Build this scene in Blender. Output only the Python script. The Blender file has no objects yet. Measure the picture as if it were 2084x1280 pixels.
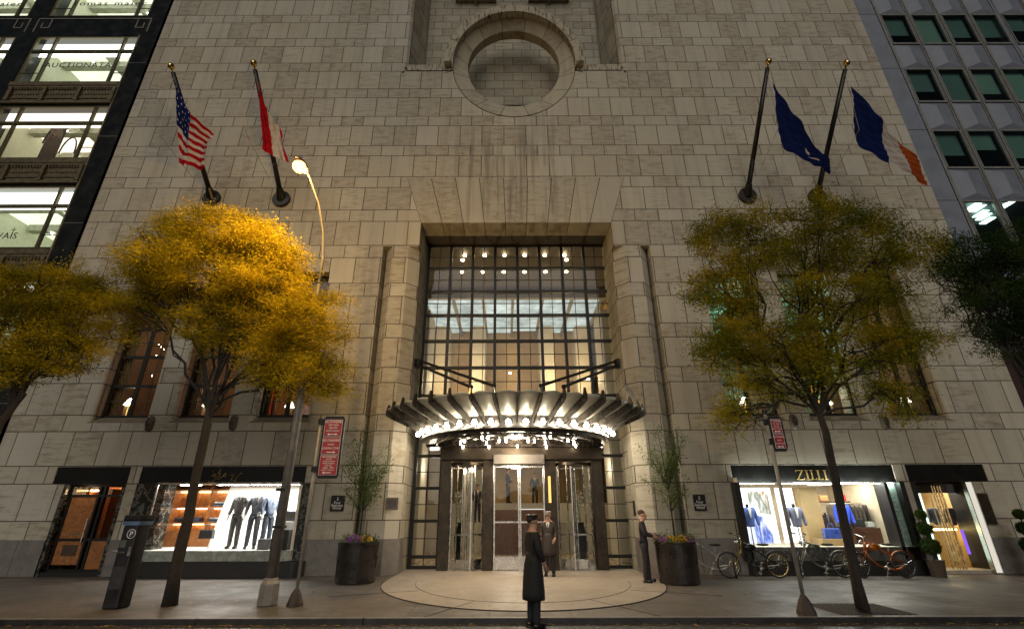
import bpy, bmesh, math, random
import numpy as np
from mathutils import Vector, Matrix
R = math.radians
random.seed(7)
scene = bpy.context.scene
COL = scene.collection

# ---------------------------------------------------------------- camera, world, sun, exposure
F_, TH_, RO_, PX_, PY_ = 971.0, R(22.5), .0029, 1028.0, 640.0
CAM = Vector((-.45, -16.2, 1.75))
_c, _s = math.cos(TH_), math.sin(TH_)
_f = Vector((0, _c, _s)); _r0 = Vector((1, 0, 0)); _u0 = Vector((0, -_s, _c))
_r = _r0*math.cos(RO_) - _u0*math.sin(RO_); _u = _r0*math.sin(RO_) + _u0*math.cos(RO_)
cam = bpy.data.objects.new("camera", bpy.data.cameras.new("camera")); COL.objects.link(cam)
cam.matrix_world = Matrix(((_r.x, _u.x, -_f.x, CAM.x), (_r.y, _u.y, -_f.y, CAM.y), (_r.z, _u.z, -_f.z, CAM.z), (0, 0, 0, 1)))
cam.data.sensor_width = 36; cam.data.lens = 36*F_/2084; cam.data.shift_x = 14/2084
cam.data.clip_start = .1; cam.data.clip_end = 500
scene.camera = cam
def at(x, y, Y):
    "point of the measured survey: direction (x, y) met with the vertical plane at depth Y"
    d = _f + _r*((x-PX_)/F_) - _u*((y-PY_)/F_)
    return CAM + d*((Y-CAM.y)/d.y)

W = bpy.data.worlds.new("World"); scene.world = W; W.use_nodes = True
wt = W.node_tree; wt.nodes.clear()
SUN_EL, SUN_AZ = R(34), R(186)
sky = wt.nodes.new("ShaderNodeTexSky"); sky.sky_type = 'NISHITA'; sky.sun_disc = False
sky.sun_elevation = R(-2); sky.sun_rotation = SUN_AZ
bg = wt.nodes.new("ShaderNodeBackground"); bg.inputs[1].default_value = .15
wo = wt.nodes.new("ShaderNodeOutputWorld")
wt.links.new(sky.outputs[0], bg.inputs[0]); wt.links.new(bg.outputs[0], wo.inputs[0])
sl = bpy.data.lights.new("dusk_glow", 'SUN'); sl.energy = .80; sl.angle = R(50); sl.color = (1, .94, .84)
so = bpy.data.objects.new("dusk_glow", sl); COL.objects.link(so)
sd = Vector((.06, 1, -.50)).normalized()
so.rotation_euler = sd.to_track_quat('-Z', 'Y').to_euler()
scene.view_settings.view_transform = 'Standard'; scene.view_settings.look = 'None'
scene.view_settings.exposure = .45; scene.view_settings.gamma = 1
scene.cycles.use_denoising = True
scene.cycles.max_bounces = 6; scene.cycles.diffuse_bounces = 3; scene.cycles.glossy_bounces = 3
scene.cycles.transparent_max_bounces = 16; scene.cycles.transmission_bounces = 4
scene.cycles.sample_clamp_indirect = 4; scene.cycles.caustics_reflective = False; scene.cycles.caustics_refractive = False

# ---------------------------------------------------------------- materials
class NT:
    def __init__(s, name):
        s.m = bpy.data.materials.new(name); s.m.use_nodes = True; s.t = s.m.node_tree; s.t.nodes.clear()
        s.out = s.t.nodes.new("ShaderNodeOutputMaterial")
    def n(s, typ, **kw):
        nd = s.t.nodes.new("ShaderNode"+typ)
        for k, v in kw.items(): setattr(nd, k, v)
        return nd
    def put(s, sock, v):
        if v is None: return
        if hasattr(v, 'is_linked') or isinstance(v, bpy.types.NodeSocket): s.t.links.new(v, sock)
        else:
            if sock.type == 'RGBA' and len(v) == 3: v = (*v, 1)
            sock.default_value = v
    def mt(s, op, a, b=None, c=None, clamp=False):
        nd = s.n("Math", operation=op, use_clamp=clamp)
        for i, v in enumerate((a, b, c)): s.put(nd.inputs[i], v) if v is not None else None
        return nd.outputs[0]
    def mix(s, f, a, b, bt='MIX'):
        nd = s.n("Mix", data_type='RGBA', blend_type=bt, clamp_factor=True)
        s.put(nd.inputs[0], f); s.put(nd.inputs[6], a); s.put(nd.inputs[7], b)
        return nd.outputs[2]
    def ss(s, x, a, b, lo=0., hi=1.):
        nd = s.n("MapRange", interpolation_type='SMOOTHSTEP')
        for i, v in enumerate((x, a, b, lo, hi)): s.put(nd.inputs[i], v)
        return nd.outputs[0]
    def xyz(s, x, y, z):
        nd = s.n("CombineXYZ")
        for i, v in enumerate((x, y, z)): s.put(nd.inputs[i], v)
        return nd.outputs[0]
    def noise(s, vec, scale, detail=4, rough=.6):
        nd = s.n("TexNoise"); s.put(nd.inputs['Vector'], vec); nd.inputs['Scale'].default_value = scale
        nd.inputs['Detail'].default_value = detail; nd.inputs['Roughness'].default_value = rough
        return nd.outputs[0]
    def bsdf(s, col, rough=.6, metal=0., bump=None, bs=.3, bd=.01, spec=None, emi=None, es=0):
        b = s.n("BsdfPrincipled"); s.put(b.inputs['Base Color'], col); s.put(b.inputs['Roughness'], rough); s.put(b.inputs['Metallic'], metal)
        if spec is not None: b.inputs['Specular IOR Level'].default_value = spec
        if emi is not None: s.put(b.inputs['Emission Color'], emi); b.inputs['Emission Strength'].default_value = es
        if bump is not None:
            k = s.n("Bump"); k.inputs['Strength'].default_value = bs; k.inputs['Distance'].default_value = bd
            s.put(k.inputs['Height'], bump); s.t.links.new(k.outputs[0], b.inputs['Normal'])
        s.t.links.new(b.outputs[0], s.out.inputs[0]); return b

MATS = {}
def mat(name, col, rough=.6, metal=0., vary=.25, scale=6., spec=None, bump=.15):
    if name in MATS: return MATS[name]
    t = NT(name); g = t.n("NewGeometry")
    no = t.noise(g.outputs['Position'], scale, 5)
    c2 = tuple(c*(1-vary) for c in col); c3 = tuple(min(1, c*(1+vary*.6)) for c in col)
    t.bsdf(t.mix(t.ss(no, .3, .7), c2, c3), t.ss(no, .2, .8, max(0, rough-.08), min(1, rough+.1)), metal, no if bump else None, bump, .01, spec)
    MATS[name] = t.m; return t.m
def emis(name, col, st):
    if name in MATS: return MATS[name]
    t = NT(name); e = t.n("Emission"); t.put(e.inputs[0], col); e.inputs[1].default_value = st
    t.t.links.new(e.outputs[0], t.out.inputs[0]); MATS[name] = t.m; return t.m
def glass(name, tint=(1, 1, 1), ior=1.5, wav=0.0, rough=.02):
    if name in MATS: return MATS[name]
    t = NT(name); tr = t.n("BsdfTransparent"); t.put(tr.inputs[0], tint)
    gl = t.n("BsdfGlossy"); gl.inputs['Roughness'].default_value = rough
    fr = t.n("Fresnel"); fr.inputs[0].default_value = ior
    if wav:
        g = t.n("NewGeometry"); no = t.noise(g.outputs['Position'], 1.2, 2)
        k = t.n("Bump"); k.inputs['Strength'].default_value = wav; k.inputs['Distance'].default_value = .05
        t.put(k.inputs['Height'], no); t.t.links.new(k.outputs[0], gl.inputs['Normal'])
    mx = t.n("MixShader"); t.t.links.new(fr.outputs[0], mx.inputs[0]); t.t.links.new(tr.outputs[0], mx.inputs[1]); t.t.links.new(gl.outputs[0], mx.inputs[2])
    t.t.links.new(mx.outputs[0], t.out.inputs[0]); MATS[name] = t.m; return t.m

def stone(name, mode='ashlar', ca=(.51, .475, .40), cb=(.40, .365, .30), joint=.02):
    if name in MATS: return MATS[name]
    t = NT(name); g = t.n("NewGeometry"); sp = t.n("SeparateXYZ"); t.t.links.new(g.outputs['Position'], sp.inputs[0])
    X, Y, Z = sp.outputs; sn = t.n("SeparateXYZ"); t.t.links.new(g.outputs['True Normal'], sn.inputs[0])
    side = t.mt('GREATER_THAN', t.mt('ABSOLUTE', sn.outputs[0]), .8)
    U = t.mt('ADD', t.mt('MULTIPLY', side, t.mt('ADD', Y, .3)), t.mt('MULTIPLY', t.mt('SUBTRACT', 1, side), X))
    bw = .955
    if mode == 'ashlar':
        zz = t.mt('DIVIDE', t.mt('SUBTRACT', Z, 1.53), 1.645); fl = t.mt('FLOOR', zz); r = t.mt('MULTIPLY', t.mt('SUBTRACT', zz, fl), 1.645)
        tall = t.mt('LESS_THAN', r, 1.10); row = t.mt('SUBTRACT', t.mt('MULTIPLY', fl, 2), tall)
        dz = t.mt('MINIMUM', t.mt('MINIMUM', r, t.mt('ABSOLUTE', t.mt('SUBTRACT', r, 1.10))), t.mt('SUBTRACT', 1.645, r))
        uu = t.mt('ADD', t.mt('DIVIDE', U, bw), t.mt('MULTIPLY', tall, .5))
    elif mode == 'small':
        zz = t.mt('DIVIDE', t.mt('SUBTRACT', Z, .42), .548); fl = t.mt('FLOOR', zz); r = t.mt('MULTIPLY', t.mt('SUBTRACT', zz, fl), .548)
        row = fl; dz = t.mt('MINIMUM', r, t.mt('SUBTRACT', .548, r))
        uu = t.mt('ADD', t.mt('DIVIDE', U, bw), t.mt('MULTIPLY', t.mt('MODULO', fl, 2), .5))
    elif mode == 'radial':
        uu = t.mt('ADD', t.mt('MULTIPLY', t.mt('ARCTAN2', t.mt('SUBTRACT', Z, 21.2), X), 16/(2*math.pi)), .5)
        dz = None; row = 3.; bw = 1.2
    elif mode == 'lintel':
        uu = t.mt('ADD', t.mt('MULTIPLY', t.mt('DIVIDE', X, t.mt('ADD', 3.8, t.mt('MULTIPLY', t.mt('SUBTRACT', Z, 12.43), .329))), 4.5), .5)
        dz = None; row = 5.
    col = t.mt('FLOOR', uu); fu = t.mt('SUBTRACT', uu, col)
    d = t.mt('MULTIPLY', t.mt('MINIMUM', fu, t.mt('SUBTRACT', 1, fu)), bw)
    if dz is not None: d = t.mt('MINIMUM', d, dz)
    wn = t.n("TexWhiteNoise", noise_dimensions='3D'); t.put(wn.inputs[0], t.xyz(col, row, t.mt('MULTIPLY', side, 7)))
    sc = t.n("SeparateColor"); t.t.links.new(wn.outputs[1], sc.inputs[0]); r1, r2, r3 = sc.outputs
    base = t.mix(r1, ca, cb)
    base = t.mix(t.mt('MULTIPLY', r3, .35), base, (.46, .41, .29))
    off = t.mt('MULTIPLY', r2, 40)
    v = t.xyz(t.mt('ADD', t.mt('MULTIPLY', U, 1.0), off), t.mt('MULTIPLY', Y, 1), t.mt('ADD', t.mt('MULTIPLY', Z, 7.5), off))
    n1 = t.noise(v, 1.15, 10, .72); n2 = t.noise(g.outputs['Position'], .35, 5, .6)
    vein = t.mt('MULTIPLY', t.ss(n1, .49, .64), t.ss(r2, .3, .95, .06, 1.))
    base = t.mix(t.mt('MULTIPLY', vein, .62), base, (.19, .15, .105))
    n4 = t.noise(t.xyz(t.mt('ADD', t.mt('MULTIPLY', U, 1.6), off), Y, t.mt('ADD', t.mt('MULTIPLY', Z, 4.2), off)), 1.3, 7, .75)
    base = t.mix(t.mt('MULTIPLY', t.mt('MULTIPLY', t.ss(n4, .47, .62), t.ss(r1, .45, .75)), .62), base, (.235, .185, .125))
    base = t.mix(t.mt('MULTIPLY', t.ss(n1, .50, .30), .22), base, (.60, .53, .42))
    base = t.mix(t.ss(n2, .35, .75, 0, .4), base, t.mix(.5, base, (.26, .21, .15)))
    # rain streaks: long vertical stains that belong to the stone
    ns = t.noise(t.xyz(t.mt('MULTIPLY', U, 2.2), Y, t.mt('MULTIPLY', Z, .12)), 1.3, 5, .65)
    zone = t.mt('MULTIPLY', t.ss(t.mt('ABSOLUTE', X), 3.4, 1.2), t.ss(Z, 18.2, 15.5))
    zone = t.mt('MULTIPLY', zone, t.ss(Z, 11.5, 13.0))
    base = t.mix(t.mt('MULTIPLY', t.ss(ns, .45, .68), t.mt('ADD', .22, t.mt('MULTIPLY', zone, .55))), base, (.15, .13, .10))
    jm = t.ss(d, joint*.45, joint)
    base = t.mix(jm, (.075, .062, .048), base)
    h = t.mt('ADD', t.mt('MULTIPLY', jm, 1.), t.mt('MULTIPLY', n1, .35))
    t.bsdf(base, .78, 0, h, .5, .012, .3)
    MATS[name] = t.m; return t.m

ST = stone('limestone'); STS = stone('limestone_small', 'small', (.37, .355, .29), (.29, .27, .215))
STR = stone('limestone_ring', 'radial', (.49, .44, .345), (.40, .36, .285)); STL = stone('limestone_lintel', 'lintel', (.49, .45, .37), (.40, .365, .30))
def stained():
    t = NT('stained_stone'); g = t.n("NewGeometry"); n1 = t.noise(g.outputs['Position'], 3.2, 8, .7)
    sp = t.n("SeparateXYZ"); t.t.links.new(g.outputs['Position'], sp.inputs[0])
    n2 = t.noise(t.xyz(t.mt('MULTIPLY', sp.outputs[0], 5), sp.outputs[1], sp.outputs[2]), 2., 6, .7)
    c = t.mix(n1, (.50, .45, .36), (.36, .31, .23)); c = t.mix(t.ss(n2, .47, .64, 0, .9), c, (.055, .045, .035))
    t.bsdf(c, .85, 0, n1, .4, .02, .2); return t.m
STAIN = stained()
def granite(name, a, b, rough):
    t = NT(name); g = t.n("NewGeometry"); vo = t.n("TexVoronoi"); vo.inputs['Scale'].default_value = 55
    t.t.links.new(g.outputs['Position'], vo.inputs['Vector'])
    n = t.noise(g.outputs['Position'], 3, 5)
    c = t.mix(t.ss(vo.outputs[0], .1, .6), a, b); c = t.mix(t.ss(n, .35, .7, 0, .45), c, a)
    sp = t.n("SeparateXYZ"); t.t.links.new(g.outputs['Position'], sp.inputs[0])
    fu = t.mt('FRACT', t.mt('DIVIDE', sp.outputs[0], 1.1)); d = t.mt('MINIMUM', fu, t.mt('SUBTRACT', 1, fu))
    c = t.mix(t.ss(d, .004, .011), (.02, .02, .02), c)
    t.bsdf(c, rough, 0, n, .1, .005); return t.m
GRAN = granite('grey_granite', (.085, .075, .068), (.23, .21, .195), .42)
BLACKG = granite('black_granite', (.005, .005, .005), (.02, .019, .019), .35)
def marble(name, a, b, rough):
    t = NT(name); g = t.n("NewGeometry"); n = t.noise(g.outputs['Position'], 2.2, 8, .7)
    v = t.mt('ABSOLUTE', t.mt('SUBTRACT', n, .5)); t.bsdf(t.mix(t.ss(v, 0, .035), b, a), rough); return t.m
MARB = marble('green_black_marble', (.018, .02, .018), (.15, .15, .13), .15)
def paving(name, a, b, jx, jy, rough=.6):
    t = NT(name); g = t.n("NewGeometry"); sp = t.n("SeparateXYZ"); t.t.links.new(g.outputs['Position'], sp.inputs[0])
    n1 = t.noise(g.outputs['Position'], .55, 7, .7); n2 = t.noise(g.outputs['Position'], 45, 3, .7); n3 = t.noise(g.outputs['Position'], 3.5, 5, .75)
    c = t.mix(t.ss(n1, .3, .7), a, b); c = t.mix(t.mt('MULTIPLY', t.ss(n3, .5, .72), .4), c, tuple(x*.5 for x in b)); c = t.mix(t.ss(n2, .55, .75, 0, .35), c, tuple(x*1.4 for x in a))
    vo = t.n("TexVoronoi"); vo.inputs['Scale'].default_value = 1.7; t.t.links.new(g.outputs['Position'], vo.inputs['Vector']); c = t.mix(t.ss(vo.outputs[0], .055, .035, 0, .75), c, (.04, .035, .03))
    n5 = t.noise(g.outputs['Position'], 1.3, 8, .8); c = t.mix(t.ss(n5, .52, .7, 0, .45), c, tuple(x*.45 for x in b))
    h = n2
    if jx:
        fx = t.mt('FRACT', t.mt('ADD', t.mt('DIVIDE', sp.outputs[0], jx), .5)); fy = t.mt('FRACT', t.mt('DIVIDE', sp.outputs[1], jy))
        dx = t.mt('MULTIPLY', t.mt('MINIMUM', fx, t.mt('SUBTRACT', 1, fx)), jx); dy = t.mt('MULTIPLY', t.mt('MINIMUM', fy, t.mt('SUBTRACT', 1, fy)), jy)
        j = t.ss(t.mt('MINIMUM', dx, dy), .006, .018); c = t.mix(j, (.05, .042, .035), c); h = t.mt('ADD', j, t.mt('MULTIPLY', n2, .3))
        wn = t.n("TexWhiteNoise", noise_dimensions='2D')
        t.put(wn.inputs[0], t.xyz(t.mt('FLOOR', t.mt('ADD', t.mt('DIVIDE', sp.outputs[0], jx), .5)), t.mt('FLOOR', t.mt('DIVIDE', sp.outputs[1], jy)), 0))
        c = t.mix(t.mt('MULTIPLY', wn.outputs[0], .35), c, tuple(x*.6 for x in b))
    t.bsdf(c, t.ss(n1, .3, .7, rough-.2, rough+.15), 0, h, .35, .006); return t.m
WALK = paving('sidewalk_concrete', (.165, .138, .118), (.10, .084, .07), 1.52, 1.56)
APRON = paving('apron_stone', (.42, .36, .30), (.32, .27, .22), 0, 0, .5)
ASPH = paving('asphalt', (.06, .055, .05), (.035, .033, .031), 0, 0, .6)
KERB = mat('kerb_steel_stone', (.20, .18, .16), .5)
BLACK = mat('black_steel', (.010, .009, .008), .5, .0, spec=.3); BRONZE = mat('dark_bronze', (.045, .035, .024), .38, .75, .35)
PIPE = mat('flagpole_dark', (.02, .016, .013), .35, .4); STEEL = mat('brushed_steel', (.55, .53, .49), .25, 1., .12)
GOLD = mat('polished_gold', (.75, .5, .16), .16, 1.); OLIVE = mat('bronze_green_frame', (.085, .07, .035), .45, .4)
WOOD = mat('cherry_wood', (.33, .13, .04), .35, 0, .3, 9); DWOOD = mat('dark_wood', (.09, .035, .018), .35, 0, .3, 9)
TAN = mat('tan_panel', (.42, .28, .12), .6, 0, .15, 2); CREAM = mat('cream_plaster', (.62, .55, .42), .7, 0, .1, 3); WHITE = mat('white_paint', (.78, .77, .74), .5, 0, .05, 4)
CURT = mat('ochre_curtain', (.30, .18, .06), .9, 0, .4, 8); DARKI = mat('dim_interior', (.035, .022, .013), .8)
ALU = mat('blue_grey_aluminium', (.20, .22, .27), .5, .15, .12, 1.5); ALUL = mat('pale_aluminium_frame', (.25, .25, .24), .4, .3, .15)
GL = glass('window_glass', (.93, .95, .93), 1.5, .15); GLS = glass('shop_glass', (.97, .98, .98), 1.35); GLD = glass('tinted_glass', (.62, .76, .72), 1.5, .1)
BARK = mat('bark', (.032, .024, .018), .9, 0, .5, 14, bump=.6); PAINTG = mat('galvanised_pole', (.30, .27, .24), .55, .2, .2)
REDS = mat('sign_red', (.32, .006, .012), .4, 0, .08); WHT = mat('sign_white', (.82, .80, .76), .5, 0, .05)
RUB = mat('rubber', (.015, .015, .015), .7)

# ---------------------------------------------------------------- mesh helpers
class MB:
    def __init__(s): s.v = []; s.f = []; s.mi = []; s.k = 0
    def add(s, vs, fs):
        o = len(s.v); s.v += [tuple(v) for v in vs]; s.f += [tuple(o+i for i in f) for f in fs]; s.mi += [s.k]*len(fs); return s
    def box(s, x0, x1, y0, y1, z0, z1):
        return s.add([(x, y, z) for z in (z0, z1) for y in (y0, y1) for x in (x0, x1)], [(0, 2, 3, 1), (4, 5, 7, 6), (0, 1, 5, 4), (2, 6, 7, 3), (0, 4, 6, 2), (1, 3, 7, 5)])
    def quad(s, *p): return s.add(p, [tuple(range(len(p)))])
    def bar(s, a, b, w, h, up=(0, 0, 1)):
        a, b = Vector(a), Vector(b); d = (b-a).normalized(); x = d.cross(Vector(up))
        x = x.normalized() if x.length > 1e-4 else Vector((1, 0, 0)); y = x.cross(d)
        vs = [p+x*i*w/2+y*j*h/2 for p in (a, b) for i, j in ((-1, -1), (1, -1), (1, 1), (-1, 1))]
        return s.add(vs, [(0, 1, 2, 3), (7, 6, 5, 4), (0, 4, 5, 1), (1, 5, 6, 2), (2, 6, 7, 3), (3, 7, 4, 0)])
    def tube(s, pts, rad, n=8, closed=False):
        pts = [Vector(p) for p in pts]; m = len(pts); rad = rad if isinstance(rad, (list, tuple)) else [rad]*m
        vs = []; fs = []; px = None
        for i, p in enumerate(pts):
            d = (pts[(i+1) % m]-pts[i-1]) if closed else (pts[min(i+1, m-1)]-pts[max(i-1, 0)])
            d = d.normalized() if d.length > 1e-7 else Vector((0, 0, 1))
            if px is None: px = d.orthogonal().normalized()
            x = px-d*px.dot(d); x = x.normalized() if x.length > 1e-5 else d.orthogonal().normalized(); px = x; y = d.cross(x)
            vs += [p+(x*math.cos(2*math.pi*k/n)+y*math.sin(2*math.pi*k/n))*rad[i] for k in range(n)]
        for i in range(m if closed else m-1):
            j = (i+1) % m
            fs += [(i*n+k, i*n+(k+1) % n, j*n+(k+1) % n, j*n+k) for k in range(n)]
        if not closed: fs += [tuple(range(n))[::-1], tuple((m-1)*n+k for k in range(n))]
        return s.add(vs, fs)
    def prism(s, poly, z0, z1, axis='z'):
        f = {'z': lambda a, b, c: (a, b, c), 'y': lambda a, b, c: (a, c, b), 'x': lambda a, b, c: (c, a, b)}[axis]; n = len(poly)
        return s.add([f(a, b, z0) for a, b in poly]+[f(a, b, z1) for a, b in poly],
                     [tuple(range(n))[::-1], tuple(range(n, 2*n))]+[(i, (i+1) % n, n+(i+1) % n, n+i) for i in range(n)])
    def lathe(s, prof, c=(0, 0, 0), n=20, sx=1, sy=1):
        vs = [(c[0]+r*sx*math.cos(2*math.pi*k/n), c[1]+r*sy*math.sin(2*math.pi*k/n), c[2]+z) for r, z in prof for k in range(n)]
        m = len(prof); fs = [(i*n+k, i*n+(k+1) % n, (i+1)*n+(k+1) % n, (i+1)*n+k) for i in range(m-1) for k in range(n)]
        if prof[0][0] > 1e-4: fs.append(tuple(range(n))[::-1])
        if prof[-1][0] > 1e-4: fs.append(tuple((m-1)*n+k for k in range(n)))
        return s.add(vs, fs)
    def ball(s, c, r, n=12, sx=1, sy=1, sz=1):
        return s.lathe([(max(1e-5, r*math.sin(math.pi*i/(n//2))), -sz*r*math.cos(math.pi*i/(n//2))) for i in range(n//2+1)], c, n, sx, sy)
    def grid(s, fn, nu, nv):
        vs = [fn(i/nu, j/nv) for j in range(nv+1) for i in range(nu+1)]
        return s.add(vs, [(j*(nu+1)+i, j*(nu+1)+i+1, (j+1)*(nu+1)+i+1, (j+1)*(nu+1)+i) for j in range(nv) for i in range(nu)])
    def build(s, name, mats, parent=None, smooth=False, bevel=0, solid=0, recalc=True):
        me = bpy.data.meshes.new(name); me.from_pydata([tuple(v) for v in s.v], [], s.f); me.update()
        mats = mats if isinstance(mats, (list, tuple)) else [mats]
        for m in mats: me.materials.append(m)
        if len(mats) > 1: me.polygons.foreach_set('material_index', s.mi)
        if recalc:
            b = bmesh.new(); b.from_mesh(me); bmesh.ops.recalc_face_normals(b, faces=b.faces); b.to_mesh(me); b.free()
        if smooth: me.polygons.foreach_set('use_smooth', [True]*len(me.polygons))
        o = bpy.data.objects.new(name, me); COL.objects.link(o)
        if bevel:
            k = o.modifiers.new('bevel', 'BEVEL'); k.width = bevel; k.segments = 2; k.limit_method = 'ANGLE'
        if solid:
            k = o.modifiers.new('solid', 'SOLIDIFY'); k.thickness = solid; k.offset = 0
        if parent: adopt(o, parent)
        return o
def wmat(o):
    m = Matrix.LocRotScale(o.location, o.rotation_euler, o.scale)
    return (wmat(o.parent) @ o.matrix_parent_inverse @ m) if o.parent else m
def adopt(o, p):
    o.parent = p; o.matrix_parent_inverse = wmat(p).inverted()
def tag(o, label=None, cat=None, group=None, kind=None):
    if label: o['label'] = label
    if cat: o['category'] = cat
    if group: o['group'] = group
    if kind: o['kind'] = kind
    return o
def thing(name, label, cat, loc=(0, 0, 0), group=None):
    o = bpy.data.objects.new(name, None); COL.objects.link(o); o.location = loc; o.empty_display_size = .2
    return tag(o, label, cat, group)
def copy_tree(o, parent=None):
    c = o.copy(); COL.objects.link(c)
    if parent is not None:
        mi = o.matrix_parent_inverse.copy(); c.parent = parent; c.matrix_parent_inverse = mi
    for ch in list(o.children): copy_tree(ch, c)
    return c
def text(name, s, size, loc, m, parent, shear=0, ext=.004, align='CENTER', spacing=1., xs=1., rz=0):
    cu = bpy.data.curves.new(name, 'FONT'); cu.body = s; cu.size = size; cu.shear = shear; cu.extrude = ext
    cu.align_x = align; cu.space_character = spacing; cu.resolution_u = 3
    o = bpy.data.objects.new(name, cu); COL.objects.link(o); bpy.context.view_layer.update()
    me = bpy.data.meshes.new_from_object(o.evaluated_get(bpy.context.evaluated_depsgraph_get()))
    COL.objects.unlink(o); bpy.data.objects.remove(o)
    me.transform(Matrix.Translation(loc) @ Matrix.Rotation(rz, 4, 'Z') @ Matrix.Rotation(R(90), 4, 'X') @ Matrix.Diagonal((xs, 1, 1, 1)))
    me.materials.clear(); me.materials.append(m)
    o = bpy.data.objects.new(name, me); COL.objects.link(o)
    if parent: adopt(o, parent)
    return o
def holes_wall(mb, x0, x1, z0, z1, holes, y0, y1):
    xs = sorted({x0, x1, *[h[0] for h in holes], *[h[1] for h in holes]}); zs = sorted({z0, z1, *[h[2] for h in holes], *[h[3] for h in holes]})
    hol = lambda a, b: any(h[0] < a < h[1] and h[2] < b < h[3] for h in holes)
    S = {(i, j): not hol((xs[i]+xs[i+1])/2, (zs[j]+zs[j+1])/2) for i in range(len(xs)-1) for j in range(len(zs)-1)}
    for (i, j), sol in S.items():
        if not sol: continue
        a, b, c, d = xs[i], xs[i+1], zs[j], zs[j+1]
        mb.quad((a, y0, c), (b, y0, c), (b, y0, d), (a, y0, d)); mb.quad((a, y1, c), (a, y1, d), (b, y1, d), (b, y1, c))
        for k, l, p in ((i-1, j, ((a, c), (a, d))), (i+1, j, ((b, c), (b, d))), (i, j-1, ((a, c), (b, c))), (i, j+1, ((a, d), (b, d)))):
            if not S.get((k, l), False):
                (p0, q0), (p1, q1) = p; mb.quad((p0, y0, q0), (p1, y0, q1), (p1, y1, q1), (p0, y1, q0))
    return mb
def room(x0, x1, y0, y1, z0, z1, mwall, mceil=None, mfloor=None, parent=None, name='room'):
    m = MB(); m.quad((x0, y1, z0), (x1, y1, z0), (x1, y1, z1), (x0, y1, z1)); m.quad((x0, y0, z0), (x0, y1, z0), (x0, y1, z1), (x0, y0, z1)); m.quad((x1, y0, z0), (x1, y1, z0), (x1, y1, z1), (x1, y0, z1))
    m.k = 1; m.quad((x0, y0, z1), (x1, y0, z1), (x1, y1, z1), (x0, y1, z1)); m.k = 2; m.quad((x0, y0, z0), (x1, y0, z0), (x1, y1, z0), (x0, y1, z0))
    return m.build(name, [mwall, mceil or mwall, mfloor or mwall], parent, recalc=False)

# ---------------------------------------------------------------- setting
g = MB().quad((-90, -90, -.10), (90, -90, -.10), (90, -6.18, -.10), (-90, -6.18, -.10)).build('road', ASPH); tag(g, kind='structure')
g = MB().quad((-90, -6.11, -.004), (90, -6.11, -.004), (90, 60, -.004), (-90, 60, -.004)).build('sidewalk', WALK); tag(g, kind='structure')
k = MB(); x = -60
while x < 60: k.k = 0; k.box(x, x+2.97, -6.19, -6.10, -.2, .002); k.k = 1; k.box(x, x+2.97, -6.20, -6.192, -.2, -.006); x += 3.0
tag(k.build('kerb', [KERB, mat('kerb_face_steel', (.05, .048, .05), .4, .6)]), kind='structure')
ap = [(-3.78, 1.95)]+[(3.78*math.cos(a), -1.1+4.5*math.sin(a)) for a in [math.pi+math.pi*i/40 for i in range(41)]]+[(3.78, 1.95)]
m = MB(); m.prism(ap, -.002, .0045); tag(m.build('entrance_paving', APRON), kind='structure')
m = MB(); m.tube([(x, y, .004) for x, y in ap[1:-1]], .014, 4)
for a in (-2.6, -1.95, -1.57, -1.1, -.55):
    c, s_ = math.cos(a), math.sin(a); m.bar((3.0*c, -1.1+3.6*s_, .005), (5.2*c, -1.1+5.2*s_ if s_ > -.6 else -6.1, .005), .014, .006)
m.tube([(2.9*math.cos(a), -1.1+3.6*math.sin(a), .0045) for a in [math.pi*1.02+math.pi*.96*i/40 for i in range(41)]], .008, 4)
tag(m.build('paving_joints', mat('joint_dark', (.03, .025, .02), .8)), kind='structure')
m = MB()
for i in range(12): m.box(5.7+i*.12, 5.79+i*.12, -6.0, -4.85, -.003, .006)
tag(m.build('tree_pit', mat('pit_soil', (.05, .04, .03), .9)), kind='structure')
m = MB()
for i in range(1100):
    gut = i < 520; x = random.uniform(-16, 16) if gut else random.uniform(-13, 13); y = random.gauss(-6.30, .05) if gut else random.uniform(-5.9, -.2)
    z = -.093 if gut else .012; a = random.random()*6.3; s_ = random.uniform(.012, .03)
    m.quad(*[(x+s_*math.cos(a+q)*(1.7 if j % 2 else .7), y+s_*math.sin(a+q), z+random.uniform(0, .012)) for j, q in enumerate((0, 1.57, 3.14, 4.71))])
tag(m.build('fallen_leaves', mat('dead_leaf', (.42, .27, .07), .8, 0, .5), recalc=False), 'tiny fallen yellow leaves along the kerb and on the pavement', kind='stuff')

# ---------------------------------------------------------------- hotel building
H = thing('hotel_building', 'tall pale limestone hotel facade with round oculus and glazed entrance', 'building', (0, .2, 0))
WC = [-13.5, -10.75, -8.05, 8.05, 10.8, 13.57]
holes = [(-5.2, 5.2, 0, 11.36), (-3.8, 3.8, 11.36, 12.43), (-5.2, 5.2, 20.73, 30), (-3.2, 3.2, 17.7, 20.73),
         (-14.6, -12.6, 0, 2.62), (-15, -12.6, 2.62, 3.15), (-12.25, -6.9, 0, 3.15), (6.85, 12.1, 0, 3.15), (12.5, 14.42, 0, 2.62), (12.5, 15.05, 2.62, 3.15)]
for c in WC: holes += [(c-1.05, c+1.05, 4.56, 9.75), (c-.92, c+.92, 9.75, 10.24)]
m = holes_wall(MB(), -17.15, 17.15, 0, 30, holes, 0, .99)
m.quad((-17.15, 0, 0), (-17.15, 9, 0), (-17.15, 9, 30), (-17.15, 0, 30)); m.quad((17.15, 0, 0), (17.15, 9, 0), (17.15, 9, 30), (17.15, 0, 30))
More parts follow.
